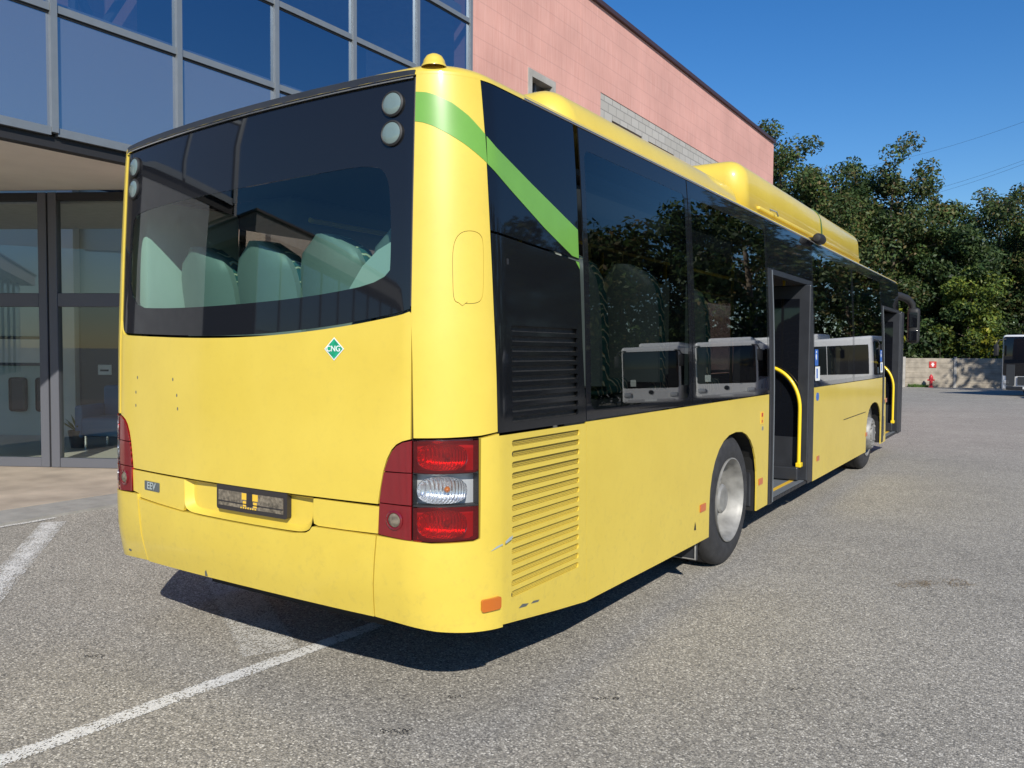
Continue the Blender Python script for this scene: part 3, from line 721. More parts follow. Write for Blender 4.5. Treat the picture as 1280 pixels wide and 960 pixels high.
def side_low(sgn):
    f = (lambda p: W(p)) if sgn > 0 else (lambda p: mir(W(p)))
    if sgn > 0:
        patch('side_panel', f([(1.124, .323), (2.0, .312), (2.80, .306)]+list(reversed(arch(3.43, .545, .975, .306)))[0:]+[(4.285, .308), (4.285, 1.214), (1.112, 1.212)]), 'yellow', off=.0, thick=.012)
        patch('side_panel', f([(5.86, .292)]+[(8.6, .288)]+list(reversed(arch(9.32, .57, .90, .285)))+[(10.33, .285), (10.22, 1.214), (5.82, 1.214)]), 'yellow', off=.0, thick=.012)
    else:
        patch('side_panel', f([(.38, .42), (1.0, .35), (2.80, .306)]+list(reversed(arch(3.43, .545, .975, .306)))+[(6.2, .292)]+[(6.2, 1.214), (.35, 1.214)]), 'yellow', off=.0, thick=.012)
        patch('side_panel', f([(6.21, .292), (8.6, .288)]+list(reversed(arch(9.32, .57, .90, .285)))+[(11.55, .285), (11.55, 1.214), (6.21, 1.214)]), 'yellow', off=.0, thick=.012)
side_low(1); side_low(-1)
def pane(y0, y1, z0, z1, sgn=1, b=.045, mat='side_glass'):
    f = (lambda p: W(p)) if sgn > 0 else (lambda p: mir(W(p)))
    fr = patch('side_window', [f([(y0, z0), (y1, z0), (y1, z1), (y0, z1)]), f(rrect(y0+b, z0+b, y1-b, z1-.10, .05))], 'frit', off=.001, thick=.006)
    patch('window_pane', f(rrect(y0+b, z0+b, y1-b, z1-.10, .05)), mat, fr, off=.0, thick=0)
pane(1.112, 2.536, 1.222, 2.645); pane(2.552, 4.285, 1.222, 2.645)
pane(5.84, 7.86, 1.222, 2.645); pane(7.875, 9.93, 1.222, 2.645)
for y in (2.544, 7.868):
    MB().box((1.10, y-.05, 1.2), (1.17, y+.05, 2.6)).build('window_pillar', 'rubber', BUS)
patch('door_header', W([(4.295, 2.255), (5.828, 2.255), (5.828, 2.645), (4.295, 2.645)]), 'black_glass', off=.001, thick=.02)
patch('door_header', W([(9.945, 2.235), (11.60, 2.235), (11.60, 2.645), (9.945, 2.645)]), 'black_glass', off=.001, thick=.02)
for y0, y1 in ((1.0, 2.6), (2.65, 4.6), (4.65, 6.6), (6.65, 8.6), (8.65, 11.0)):
    pane(y0, y1, 1.222, 2.62, -1, .05, 'left_glass')
patch('black_side_panel', mir([(1.40, 1.222), (w(.99), 1.222), (w(.99), 2.645), (1.342, 2.645)]), 'black_glass', off=.001, thick=.01)
# front end
for sgn in (1, -1):
    q = (lambda p: p) if sgn > 0 else mir
    patch('windscreen', q([(UF0+.12, 1.15), (UEND-.006, 1.0), (UEND-.006, 2.35), (UF0+.12, 2.35)]), 'side_glass', off=.0, thick=0)
    patch('front_panel', q([(UF0-.02, .30), (UEND-.004, .30), (UEND-.004, .99), (UF0+.12, 1.14), (UF0-.02, 1.214)]), 'yellow', thick=.012)
    patch('destination_box', q([(UF0+.0, 2.36), (UEND-.004, 2.36), (UEND-.004, 2.645), (UF0+.0, 2.645)]), 'black_glass', thick=.01)
patch('driver_window', mir([(UF0-.28, 1.222), (UF0+.1, 1.222), (UF0+.1, 2.35), (UF0-.28, 2.35)]), 'side_glass', thick=0)
patch('front_pillar', [(UF0-.02, .29), (UF0+.115, .29), (UF0+.115, 2.352), (UF0-.02, 2.352)], 'dark_metal', thick=.03)

# doors
def door(y0, y1, zt, rail, leaf_y, leaf_w):
    d = patch('door_frame', W([(y0, .30), (y0+.125, .30), (y0+.125, zt), (y0, zt)]), 'dark_metal', off=.004, thick=.06)
    patch('frame_rubber', W([(y0+.058, .31), (y0+.070, .31), (y0+.070, zt-.01), (y0+.058, zt-.01)]), 'rubber', d, off=.008, thick=.006)
    patch('frame_edge', W([(y0+.112, .31), (y0+.124, .31), (y0+.124, zt-.01), (y0+.112, zt-.01)]), 'alu', d, off=.008, thick=.006)
    patch('door_frame', W([(y0+.13, zt-.045), (y1, zt-.045), (y1, zt), (y0+.13, zt)]), 'dark_metal', off=.003, thick=.06)
    lf = MB().bbox((.52, leaf_y, .33), (1.262, leaf_y+.055, zt-.05), .012).build('door_leaf', 'dark_metal', BUS)
    MB().box((.60, leaf_y-.004, .75), (1.16, leaf_y-.0005, zt-.18)).build('leaf_glass', 'black_glass', lf)
    patch('door_post', W([(leaf_y+.06, .30), (y1, .30), (y1, zt), (leaf_y+.06, zt)]), 'dark_metal', off=.004, thick=.06)
    pts = []
    for i in range(15):
        t = i/14*PI/2; pts.append((.86+.335*math.sin(t), leaf_y-.06, 1.02+.40*math.cos(t)))
    pts += [(1.195, leaf_y-.06, z) for z in (.9, .75, .62, .50)]
    hr = MB().tube(pts, .0175, 10).build('handrail', 'rail', BUS, smooth=60)
    MB().bbox((1.17, leaf_y-.085, .465), (1.22, leaf_y-.0, .51), .008).build('rail_foot', 'rail', hr)
    # threshold plate and step
    st = MB().box((.40, y0+.13, .300), (1.232, y1-.05, .335)).build('door_step', 'alu', BUS)
    MB().box((1.12, y0+.13, .336), (1.16, y1-.1, .3385)).build('step_edge', 'sticker_yellow', st)
    sb = MB()
    k = y0+.14
    while k < y1-.08: sb.box((1.234, k, .302), (1.245, k+.03, .332)); k += .05
    sb.build('step_studs', 'dark_metal', st)
    MB().bbox((.95, leaf_y-.12, .345), (1.20, leaf_y, .47), .012).build('leaf_foot', 'dark_metal', lf)
door(4.30, 5.83, 2.25, True, 5.58, .7)
door(9.95, 11.62, 2.23, True, 11.42, .4)
lfo = MB().bbox((1.19, 11.56, .30), (1.262, 11.82, 2.21), .012).build('door_leaf', 'dark_metal', BUS)

# small marks on the right side
def mark(name, y0, z0, y1, z1, mat, off=.003, r=.004):
    return patch(name, W(rrect(y0, z0, y1, z1, r, 2)), mat, off=off, thick=.004)
for y, z in ((2.70, .528), (4.02, .528), (6.01, .497), (8.71, .515)):
    mark('side_reflector', y, z-.025, y+.105, z+.025, 'orange', .006)
mark('front_marker', 10.06, .86, 10.18, .92, 'orange', .03)
s1 = mark('yellow_notice', 4.05, .985, 4.135, 1.085, 'sticker_yellow', .002)
patch('notice_sign', W(rrect(4.07, 1.045, 4.105, 1.075, .003, 2)), 'sticker_red', s1, off=.004, thick=.002)
patch('notice_sign', W(rrect(4.075, .998, 4.095, 1.02, .003, 2)), 'sticker_red', s1, off=.004, thick=.002)
mark('grey_notice', 4.085, .935, 4.125, .965, 'rim', .002)
mark('round_notice', 5.94, 1.08, 6.06, 1.16, 'sticker_blue', .002, .035)
def blue_notice(y, z):
    a = mark('access_notice', y, z, y+.13, z+.16, 'sticker_blue', .003)
    patch('access_symbol', W([(y+.045+.02*math.cos(k*PI/5), z+.085+.03*math.sin(k*PI/5)) for k in range(10)]), 'sticker_white', a, off=.005, thick=.002)
    patch('access_symbol', W(rrect(y+.04, z+.125, y+.065, z+.145, .003, 2)), 'sticker_white', a, off=.005, thick=.002)
    b = mark('white_notice', y+.02, z-.15, y+.20, z-.01, 'sticker_white', .003)
    patch('notice_sign', W(rrect(y+.05, z-.125, y+.10, z-.03, .003, 2)), 'sticker_blue', b, off=.005, thick=.002)
blue_notice(5.885, 1.43); blue_notice(9.76, 1.44)
m = MB(); m.add([skin(w(7.3), .796, .002), skin(w(8.68), .803, .002), skin(w(8.68), .812, .002), skin(w(7.3), .805, .002)], [(0, 1, 2, 3)]); m.build('hatch_seam', 'rubber', BUS)
m = MB(); m.add([skin(w(10.13), .38, .002), skin(w(10.16), .38, .002), skin(w(10.16), .66, .002), skin(w(10.13), .66, .002)], [(0, 1, 2, 3)]); m.build('hatch_seam', 'rubber', BUS)
# chips: scratches and a dent with missing paint
for nm, pts in (('paint_scratch', [(1.345, .742), (1.39, .752), (1.412, .757), (1.412, .762), (1.38, .758)]),
                ('paint_scratch', [(1.43, .758), (1.475, .768), (1.485, .782), (1.46, .780), (1.43, .768)])):
    patch(nm, pts, 'grey_lens', off=.013, thick=.001)
patch('paint_chip', W([(2.60, .405), (2.635, .40), (2.63, .43), (2.618, .455)]), 'rubber', off=.002, thick=.001)
patch('paint_chip', W([(.50, .455), (.56, .448), (.58, .456), (.53, .466)]), 'badge', off=.004, thick=.001)
patch('paint_chip', W([(.60, .449), (.66, .442), (.67, .449), (.62, .456)]), 'badge', off=.004, thick=.001)
patch('paint_chip', [(-.965, .478), (-.94, .474), (-.925, .484), (-.95, .489)], 'badge', off=.0115, thick=.001)
patch('paint_chip', [(-.232, .468), (-.212, .468), (-.214, .50), (-.226, .49)], 'badge', off=.0115, thick=.001)

# roof: rings stepping inwards, then a crowned lid
def ring(t, z):
    pts = []
    us_ = []
    u = -UEND
    N_ = 220
    for i in range(N_):
        u = -UEND+2*UEND*i/N_
        us_.append(u)
    us_ = sorted(set(us_+[s*(.9+.03*k) for k in range(20) for s in (1, -1)]))
    for u in us_:
        p = skin(u, 2.645); x, y, th = plan(abs(u)); nx, ny = math.sin(th)*(1 if u >= 0 else -1), -math.cos(th)
        pts.append(Vector((p.x-nx*t, p.y-ny*t, z+(p.z-2.645)*max(0, 1-t/.7))))
    return pts
rs = [ring(-.004, 2.648), ring(.004, 2.664), ring(.022, 2.682), ring(.060, 2.702), ring(.12, 2.717), ring(.22, 2.728), ring(.34, 2.733)]
n = len(rs[0]); m = MB(); m.add([v for r in rs for v in r], [(i*n+k, i*n+(k+1) % n, (i+1)*n+(k+1) % n, (i+1)*n+k) for i in range(len(rs)-1) for k in range(n)]+[tuple((len(rs)-1)*n+k for k in range(n))])
m.build('roof', 'yellow', BUS, smooth=40)
m = MB(); m.tube([skin(w(.62+.4*i), 2.652, .004) for i in range(28)], .005, 6); m.build('rain_gutter', 'chrome', BUS, smooth=60)

def rounded_block(name, a, b, r, mat, seg=6, taper=0, rb=None):
    bm = bmesh.new(); bmesh.ops.create_cube(bm, size=1)
    for v in bm.verts: v.co = Vector((a[i]+(b[i]-a[i])*(v.co[i]+.5) for i in range(3)))
    if taper:
        for v in bm.verts:
            if v.co.z > (a[2]+b[2])/2: v.co.x *= 1-taper; 
    E = [e for e in bm.edges if not all(abs(v.co.z-a[2]) < 1e-6 for v in e.verts)]
    bmesh.ops.bevel(bm, geom=E, offset=r, segments=seg, profile=.5, affect='EDGES', clamp_overlap=True)
    for f in bm.faces: f.smooth = True
    me = bpy.data.meshes.new(name); bm.to_mesh(me); bm.free(); me.materials.append(MAT[mat])
    for e in me.edges: pass
    o = bpy.data.objects.new(name, me); C.objects.link(o); o.parent = BUS
    md = None
    return o
rounded_block('roof_fairing', (-1.10, 1.12, 2.66), (1.10, 4.0, 2.905), .16, 'yellow', 7, .05)
tk = rounded_block('gas_tank_cover', (-1.10, 4.02, 2.70), (1.10, 9.0, 3.115), .155, 'yellow', 7, .03)
m = MB()
prof = [(1.103, 2.72), (1.090, 2.90), (1.078, 2.975), (1.045, 3.055), (.99, 3.10), (.91, 3.117), (0, 3.119)]
prof = prof+[(-x, z) for x, z in reversed(prof[:-1])]
m.tube([(x, 6.72, z) for x, z in prof], .009, 6); m.build('cover_strap', 'strap', tk, smooth=60)
rb = MB(); rb.bbox((1.07, 4.35, 2.735), (1.125, 8.8, 2.765), .012); rb.build('cover_rail', 'yellow', tk, smooth=40)
m = MB(); m.tube([(1.085, 4.75, 2.80), (1.15, 4.75, 2.77), (1.15, 4.8, 2.74)], .007, 6); m.build('cover_latch', 'alu', tk)
cm = MB(); cm.lathe([(0, -.14), (.035, -.13), (.05, -.09), (.055, .0), (.045, .08), (.02, .12), (0, .125)], 16, Matrix.Translation((1.24, 5.98, 2.675)) @ Matrix.Rotation(PI/2, 4, 'Z')); cm.box((1.10, 5.90, 2.65), (1.22, 6.05, 2.69))
cm.build('door_camera', 'rubber', BUS, smooth=50)

# mirror
m = MB(); m.tube([(1.08, 11.80, 2.50), (1.17, 11.98, 2.48), (1.26, 12.14, 2.44), (1.32, 12.22, 2.36), (1.335, 12.24, 2.20)], [.05, .06, .06, .055, .04], 10)
ma = m.build('mirror_arm', 'rubber', BUS, smooth=60)
m = MB(); m.bbox((1.26, 12.16, 1.72), (1.44, 12.32, 2.30), .06, 4); mh = m.build('mirror_head', 'rubber', BUS, smooth=50)
MB().bbox((1.285, 12.150, 1.98), (1.415, 12.162, 2.22), .004).build('mirror_glass', 'black_glass', mh)
MB().bbox((1.285, 12.150, 1.76), (1.415, 12.162, 1.92), .004).build('mirror_glass', 'black_glass', mh)

# wheels
def wheel(y, sgn, front):
    R_ = .48; xo = 1.222 if not front else 1.175
    c = Matrix.Translation((sgn*xo, y, R_)) @ (Matrix.Rotation(0, 4, 'Z') if sgn > 0 else Matrix.Rotation(PI, 4, 'Z'))
    ty = MB()
    prof = [(.292, -.030), (.300, -.008), (.33, .0), (.375, .004), (.42, -.004), (.445, -.018), (.462, -.030), (.474, -.045), (.480, -.07), (.480, -.10), (.472, -.105), (.472, -.118), (.480, -.123), (.480, -.165), (.472, -.17), (.472, -.182), (.48, -.187), (.480, -.235), (.470, -.25), (.43, -.275), (.33, -.282), (.29, -.25)]
    ty.lathe(prof, 56, c, True)
    wh = ty.build('wheel', 'tyre', BUS, smooth=35)
    if not front:
        MB().lathe(prof, 40, c @ Matrix.Translation((-.33, 0, 0)), True).build('inner_tyre', 'tyre', wh, smooth=35)
    if front:
        rp = [(.292, -.03), (.306, -.004), (.306, .006), (.298, .008), (.292, -.004), (.275, -.03), (.235, -.045), (.225, -.02), (.215, .03), (.205, .055), (.19, .07), (.14, .060), (.11, .05), (.105, .07), (.09, .08), (0, .082)]
    else:
        rp = [(.292, -.03), (.306, -.004), (.306, .006), (.298, .008), (.290, -.006), (.275, -.03), (.268, -.10), (.258, -.12), (.252, -.15), (.240, -.158), (.215, -.163), (.185, -.160), (.175, -.150), (.11, -.150), (.108, -.06), (.09, -.045), (0, -.045)]
    rm = MB().lathe(rp, 56, c).build('rim', 'rim', wh, smooth=32)
    for k in range(10):
        a = 2*PI*k/10; r_ = .150 if front else .200
        x0 = .062 if front else -.163
        MB().lathe([(.017, x0), (.017, x0+(.016 if front else .03)), (.010, x0+(.02 if front else .038)), (0, x0+(.02 if front else .038))], 8, c @ Matrix.Translation((0, r_*math.cos(a), r_*math.sin(a)))).build('wheel_nut', 'dark_metal' if not front else 'rim', wh, smooth=40)
for y, fr in ((3.405, 0), (9.28, 1)):
    for s in (1, -1): wheel(y, s, fr)
# wheel wells, mud flaps, underbody, inside shell
for y, r in ((3.43, .56), (9.32, .585)):
    for s in (1, -1):
        m = MB(); p = arch(y, r, .99 if y < 5 else .92, .30)
        n = len(p); m.add([(s*1.236, a_, b_) for a_, b_ in p]+[(s*.55, a_, b_) for a_, b_ in p], [(i, i+1, i+1+n, i+n) for i in range(n-1)]+[tuple(range(n, 2*n))])
        m.build('wheel_well', 'shell', BUS)
    
for s in (1, -1):
    fl_ = MB().bbox((s*1.20 if s < 0 else .86, 2.755, .165), (-.86 if s < 0 else 1.215, 2.775, .62), .006).build('mud_flap', 'dark_metal', BUS)
    tb = MB(); tb.tube([(s*.875, 2.75, .60), (s*.875, 2.75, .175), (s*1.205, 2.75, .175), (s*1.205, 2.75, .60)], .007, 6); tb.build('flap_border', 'rim', fl_)
m = MB(); m.bbox((1.0, 3.98, .33), (1.20, 4.02, .80), .01); m.build('well_liner', 'dark_metal', BUS)
bm_ = MB(); bm_.box((-.62, .35, .30), (.62, 11.6, .98)); bm_.box((-1.19, 1.2, .33), (1.19, 2.75, .36)); bm_.box((-1.15, .30, .47), (1.15, 1.25, .50)); bm_.box((-1.20, 5.9, .295), (1.20, 8.6, .299))
bm_.box((-1.18, .36, .5), (1.13, 2.80, .90))
bm_.box((-1.18, .36, .9), (1.08, 1.0, 1.2))
bm_.box((-1.0, .12, .5), (1.0, .36, 1.62))
bm_.build('underbody', 'shell', BUS)
MB().tube([(.98, .22, .425), (.98, .40, .43), (.98, .7, .44)], .035, 12, False).build('exhaust_pipe', 'rim', BUS, smooth=60)
MB().box((-1.17, 4.02, .302), (.95, 11.5, .332)).build('cabin_floor', 'in_dark', BUS)
MB().box((-1.16, .42, .93), (1.06, 2.85, .955)).build('rear_platform', 'in_dark', BUS)
MB().box((-1.08, .35, 2.46), (1.08, 11.6, 2.49)).build('ceiling', 'in_dark', BUS)
MB().box((-1.14, 4.02, .36), (-1.11, 11.3, 1.21)).build('inner_lining', 'in_dark', BUS)
MB().box((.62, 5.86, .36), (1.13, 8.7, .95)).build('inner_lining', 'in_dark', BUS)
MB().box((.60, 2.86, .98), (1.14, 4.0, 1.00)).build('inner_lining', 'in_dark', BUS)
# corner linings seen through the rear pane
m = MB(); m.bbox((-1.10, .19, 1.70), (-.935, .80, 2.36), .03); m.build('pillar_trim', 'in_light', BUS, smooth=40)
m = MB(); P_ = [(1.02, 1.70), (.46, 1.70), (.535, 1.83), (.61, 1.92), (.70, 1.985), (.84, 2.04), (1.02, 2.06)]
m.add([(x, .22, z) for x, z in P_]+[(x, .27, z) for x, z in P_], [tuple(range(len(P_))), tuple(range(2*len(P_)-1, len(P_)-1, -1))]+[(i, (i+1) % 7+0, (i+1) % 7+7, i+7) for i in range(7)])
m.build('pillar_trim', 'in_light', BUS)
# seats
def seat(x, y, z, rz=0):
    """one passenger seat facing forward: plastic shell, fabric back and cushion"""
    T = Matrix.Translation((x, y, z)) @ Matrix.Rotation(rz, 4, 'Z')
    nx, nz = 9, 10
    def sheet_(yo, inset):
        vs = []
        for j in range(nz+1):
            v = j/nz; hh = .02+v*.74; half = .22-inset
            if v > .55: half *= max(.02, 1-((v-.55)/.455)**3.2)**.42
            for i in range(nx+1):
                q = -1+2*i/nx; bow = .045*(q*q)
                vs.append(T @ Vector((q*half, yo+bow-.10*v*v, hh)))
        return vs
    def slab(y0, y1, inset):
        a, b = sheet_(y0, inset), sheet_(y1, inset); n = len(a); k = nx+1; fs = []
        for j in range(nz):
            for i in range(nx): fs.append((j*k+i, j*k+i+1, (j+1)*k+i+1, (j+1)*k+i)); fs.append((n+j*k+i, n+(j+1)*k+i, n+(j+1)*k+i+1, n+j*k+i+1))
        for j in range(nz): fs += [(j*k, (j+1)*k, n+(j+1)*k, n+j*k), (j*k+nx, n+j*k+nx, n+(j+1)*k+nx, (j+1)*k+nx)]
        for i in range(nx): fs += [(i, n+i, n+i+1, i+1), (nz*k+i, nz*k+i+1, n+nz*k+i+1, n+nz*k+i)]
        return MB().add(a+b, fs)
    sh = slab(-.02, .015, 0).build('passenger_seat', 'seat_shell', BUS, smooth=50)
    slab(.018, .075, -.012).build('seat_back_cushion', 'fabric', sh, smooth=50)
    MB().bbox((-.20, .05, -.04), (.20, .45, .06), .03, 3, T).build('seat_cushion', 'fabric', sh, smooth=50)
    MB().bbox((-.16, .08, -.36), (.16, .38, -.045), .02, 2, T).build('seat_base', 'in_dark', sh)
for i in range(4): seat(-.69+i*.475, .41, 1.335)
for y in (1.55, 2.35):
    for x in (-.88, -.46, .46, .86): seat(x, y, 1.345)
for y in (3.2,): 
    for x in (-.88, -.46, .86): seat(x, y, 1.30)
for y in (5.0, 5.9, 6.8): 
    for x in (-.88, -.46): seat(x, y, .80)
for y in (6.5, 7.4): seat(.86, y, .95)
m = MB()
for x, y in ((.32, 4.3), (-.3, 4.3), (.45, 5.75), (-.3, 2.9), (.3, 2.9), (.4, 7.9)): m.tube([(x, y, .34), (x, y, 2.46)], .017, 8)
for x in (-.45, .45): m.tube([(x, .9, 2.30), (x, 9.0, 2.30)], .016, 8)
m.build('grab_poles', 'rail', BUS, smooth=60)
MB().box((.38, 7.9, 1.30), (.66, 7.93, 1.75)).build('glass_partition', 'in_light', BUS)
MB().bbox((.5, .8, 2.28), (1.05, 3.9, 2.44), .05, 3).build('air_duct', 'in_dark', BUS, smooth=40)
MB().bbox((-1.05, .8, 2.28), (-.5, 9.5, 2.44), .05, 3).build('air_duct', 'in_dark', BUS, smooth=40)
#@@ENV
# ================================================================== OFFICE BUILDING (left)
XB = -5.0
OB = thing('office_building', 'long building with a blue glass front over a recessed entrance and a pink block wall', 'building', (XB, 8.6, 0))
def inb(o): o.location = -Vector((XB, 8.6, 0)); return o
mull = [-3.64+1.363*k for k in range(10)]           # mullion lines of the glass front, last at 8.63
lev = [3.66, 4.84, 5.87, 7.02, 8.15, 9.0]
fr = MB()
for i, y in enumerate(mull):
    b = MB(); b.box((XB-.06, y-.032, lev[0]-.02), (XB+.045, y+.032, lev[-1])); inb(b.build('mullion', 'alu', OB))
for j, z in enumerate(lev):
    h = .045 if j else .05
    for i in range(len(mull)-1):
        b = MB(); b.box((XB-.06, mull[i]+.034, z-h), (XB+.030, mull[i+1]-.034, z+h*.6)); inb(b.build('transom', 'alu', OB))
        if j and j < 5:
            g = MB(); g.box((XB-.03, mull[i]+.034, z-h-.022), (XB+.012, mull[i+1]-.034, z-h-.001)); inb(g.build('gasket', 'gasket', OB))
for i in range(len(mull)-1):
    for j in range(5):
        mt = 'spandrel' if j == 0 else 'vision'
        rr = random.uniform(-.0012, .0012); r2 = random.uniform(-.0012, .0012)
        y0, y1, z0, z1 = mull[i]+.03, mull[i+1]-.03, lev[j]+.02, lev[j+1]-.04
        b = MB(); b.add([(XB+rr, y0, z0), (XB-rr, y1, z0), (XB-rr+r2, y1, z1), (XB+rr+r2, y0, z1)], [(0, 1, 2, 3)])
        inb(b.build('window', mt, OB))
# upper floor behind the glass: slab, back wall, panel and braces added to imitate a reflection
b = MB(); b.box((XB-2.3, mull[0], 3.64), (XB-.10, 4.25, 3.70)); b.box((XB-2.3, mull[0], 4.86), (XB-.12, 8.6, 4.95)); b.box((XB-2.3, mull[0], 7.1), (XB-.15, 8.6, 7.3)); inb(b.build('floor_slab', 'wallgrey', OB))
b = MB(); b.box((XB-2.5, mull[0], 3.66), (XB-2.31, 8.6, 9.0)); inb(b.build('inner_wall', 'in_dark', OB))
b = MB(); b.box((XB-.9, 1.95, 4.96), (XB-.8, 3.2, 7.0)); inb(b.build('reflection_panel', 'pink', OB))
for (ya, za, yb, zb) in ((2.05, 5.9, 2.62, 4.97), (2.62, 4.97, 3.15, 5.9), (2.35, 5.9, 2.35, 4.97)):
    b = MB(); b.tube([(XB-.6, ya, za), (XB-.6, yb, zb)], .05, 8); inb(b.build('reflection_brace', 'door_frame', OB))
# pink block wall, with real openings for its windows
def wall_with_holes(name, mat, y0, y1, z0, z1, holes, x=XB, th=.35, parent=OB, place=inb):
    ys = sorted({y0, y1, *[h[0] for h in holes], *[h[1] for h in holes]}); zs = sorted({z0, z1, *[h[2] for h in holes], *[h[3] for h in holes]})
    b = MB()
    def ho(i, j):
        if not (0 <= i < len(ys)-1 and 0 <= j < len(zs)-1): return True
        ym = (ys[i]+ys[i+1])/2; zm = (zs[j]+zs[j+1])/2
        return any(h[0] < ym < h[1] and h[2] < zm < h[3] for h in holes)
    for i in range(len(ys)-1):
        for j in range(len(zs)-1):
            if ho(i, j): continue
            a, c, d, e = ys[i], ys[i+1], zs[j], zs[j+1]
            b.quad((x, a, d), (x, c, d), (x, c, e), (x, a, e)); b.quad((x-th, a, d), (x-th, a, e), (x-th, c, e), (x-th, c, d))
            if ho(i-1, j): b.quad((x, a, d), (x, a, e), (x-th, a, e), (x-th, a, d))
            if ho(i+1, j): b.quad((x, c, d), (x-th, c, d), (x-th, c, e), (x, c, e))
            if ho(i, j-1): b.quad((x, a, d), (x-th, a, d), (x-th, c, d), (x, c, d))
            if ho(i, j+1): b.quad((x, a, e), (x, c, e), (x-th, c, e), (x-th, a, e))
    return place(b.build(name, mat, parent))
SW = (10.45, 11.45, 5.35, 6.80)
GB = (13.40, 21.2, 5.2, 7.14)
wall_with_holes('pink_wall', 'pink', 8.66, 26.77, 0, 8.93, [SW, GB])
gw = [(13.98, 15.60, 5.5, 6.68), (15.98, 17.60, 5.5, 6.66)]
wall_with_holes('grey_block_band', 'greyblock', GB[0], GB[1], GB[2], GB[3], gw, XB-.012, .33)
b = MB(); b.box((XB-.003, 12.465, 3.7), (XB+.002, 12.485, 8.92)); inb(b.build('wall_joint', 'pink', OB))
def bwin(y0, y1, z0, z1, surround):
    f = MB(); d = XB-.20
    for a, c in (((d, y0, z0), (d+.06, y0+.06, z1)), ((d, y1-.06, z0), (d+.06, y1, z1)), ((d, y0+.06, z0), (d+.06, y1-.06, z0+.06)), ((d, y0+.06, z1-.06), (d+.06, y1-.06, z1)), ((d, (y0+y1)/2-.03, z0+.06), (d+.06, (y0+y1)/2+.03, z1-.06))): f.box(a, c)
    o = inb(f.build('small_window', 'door_frame', OB))
    p = MB(); p.quad((d+.03, y0+.05, z0+.05), (d+.03, y1-.05, z0+.05), (d+.03, y1-.05, z1-.05), (d+.03, y0+.05, z1-.05)); q = p.build('pane', 'vision', o)
    k = MB(); k.box((d-.5, y0-.1, z0-.1), (d-.45, y1+.1, z1+.1)); k.build('room_dark', 'in_dark', o)
    if surround:
        s = MB(); t = .13
        for a, c in (((y0-.0, z0), (y0+t, z1)), ((y1-t, z0), (y1, z1)), ((y0+t, z1-t), (y1-t, z1)), ((y0+t, z0), (y1-t, z0+t))): s.box((XB-.19, a[0], a[1]), (XB+.02, c[0], c[1]))
        s.build('window_surround', 'concrete', o)
bwin(*SW, True)
for g in gw: bwin(*g, False)
# end wall, back and roof coping
b = MB(); b.box((XB-16, 26.42, 0), (XB-.36, 26.76, 8.92)); inb(b.build('end_wall', 'pink', OB))
b = MB(); b.box((XB-16, 8.7, 8.75), (XB-.36, 26.4, 8.85)); b.box((XB-2.5, mull[0], 9.0), (XB-.05, 8.62, 9.06)); inb(b.build('flat_roof', 'concrete', OB))
b = MB(); b.box((XB-16.0, 8.64, 8.935), (XB+.07, 26.85, 9.03)); inb(b.build('roof_coping', 'roof_edge', OB))
b = MB(); b.box((XB-2.5, mull[0]-.05, 9.065), (XB+.08, 8.63, 9.24)); inb(b.build('roof_coping', 'roof_edge', OB))
# underside of the glass front
b = MB(); sp_ = [(XB-.16, mull[0]), (XB-.16, 4.32), (-5.40, 4.10), (-11.0, 1.04), (-11.0, mull[0])]
b.add([(x, y, 3.53) for x, y in sp_]+[(x, y, 3.60) for x, y in sp_], [tuple(range(4, -1, -1)), tuple(range(5, 10))]+[(i, (i+1) % 5, (i+1) % 5+5, i+5) for i in range(5)]); inb(b.build('soffit', 'soffit', OB))
b = MB(); b.box((XB-.15, mull[0], 3.50), (XB-.02, 8.60, 3.605)); inb(b.build('soffit_shadow_gap', 'gasket', OB))
b = MB(); b.box((XB-2.5, mull[0]-.12, 3.5), (XB, mull[0]-.04, 9.0)); inb(b.build('glass_end_wall', 'wallgrey', OB))
b = MB(); b.box((XB-.75, -3.0, 0), (XB-.03, -1.3, 3.52)); inb(b.build('entrance_pier', 'wallgrey', OB))
b = MB(); b.box((XB-.4, 4.32, 0), (XB-.01, 8.64, 3.49)); inb(b.build('ground_floor_wall', 'pink', OB))
# diagonal entrance front
EA = Vector((-8.066, 2.656, 0)); ET = Vector((.87842, .47788, 0)); EN = Vector((.47788, -.87842, 0))
EM = Matrix((ET, EN, Vector((0, 0, 1)))).transposed().to_4x4(); EM.translation = EA   # local: x along, y out, z up
def eb(name, mat, a, c, parent=OB, r=.006):
    b = MB(); b.bbox(a, c, r, 1, EM); o = b.build(name, mat, parent)
    if parent is OB: inb(o)
    return o
posts = [-3.28, -1.28, .72, 2.72]
for p in posts:
    eb('door_post', 'door_frame', (p-.125, -.05, 0.03), (p-.012, .05, 3.50)); eb('door_post', 'door_frame', (p+.012, -.05, .03), (p+.125, .05, 3.50))
    eb('post_gap', 'gasket', (p-.011, -.04, .03), (p+.011, .03, 3.50))
for i in range(3):
    a, c = posts[i]+.127, posts[i+1]-.127
    eb('door_rail', 'door_frame', (a, -.045, .03), (c, .045, .15)); eb('door_rail', 'door_frame', (a, -.045, 2.07), (c, .045, 2.24)); eb('door_rail', 'gasket', (a, -.045, 3.40), (c, .045, 3.50))
    for z0, z1 in ((.15, 2.07), (2.24, 3.40)):
        b = MB(); b.add([EM @ Vector(q) for q in ((a-.01, 0, z0-.01), (c+.01, 0, z0-.01), (c+.01, 0, z1+.01), (a-.01, 0, z1+.01))], [(0, 1, 2, 3)]); inb(b.build('door_pane', 'door_glass', OB))
eb('entrance_return', 'pink', (2.86, -.2, 0), (3.55, .05, 3.52))
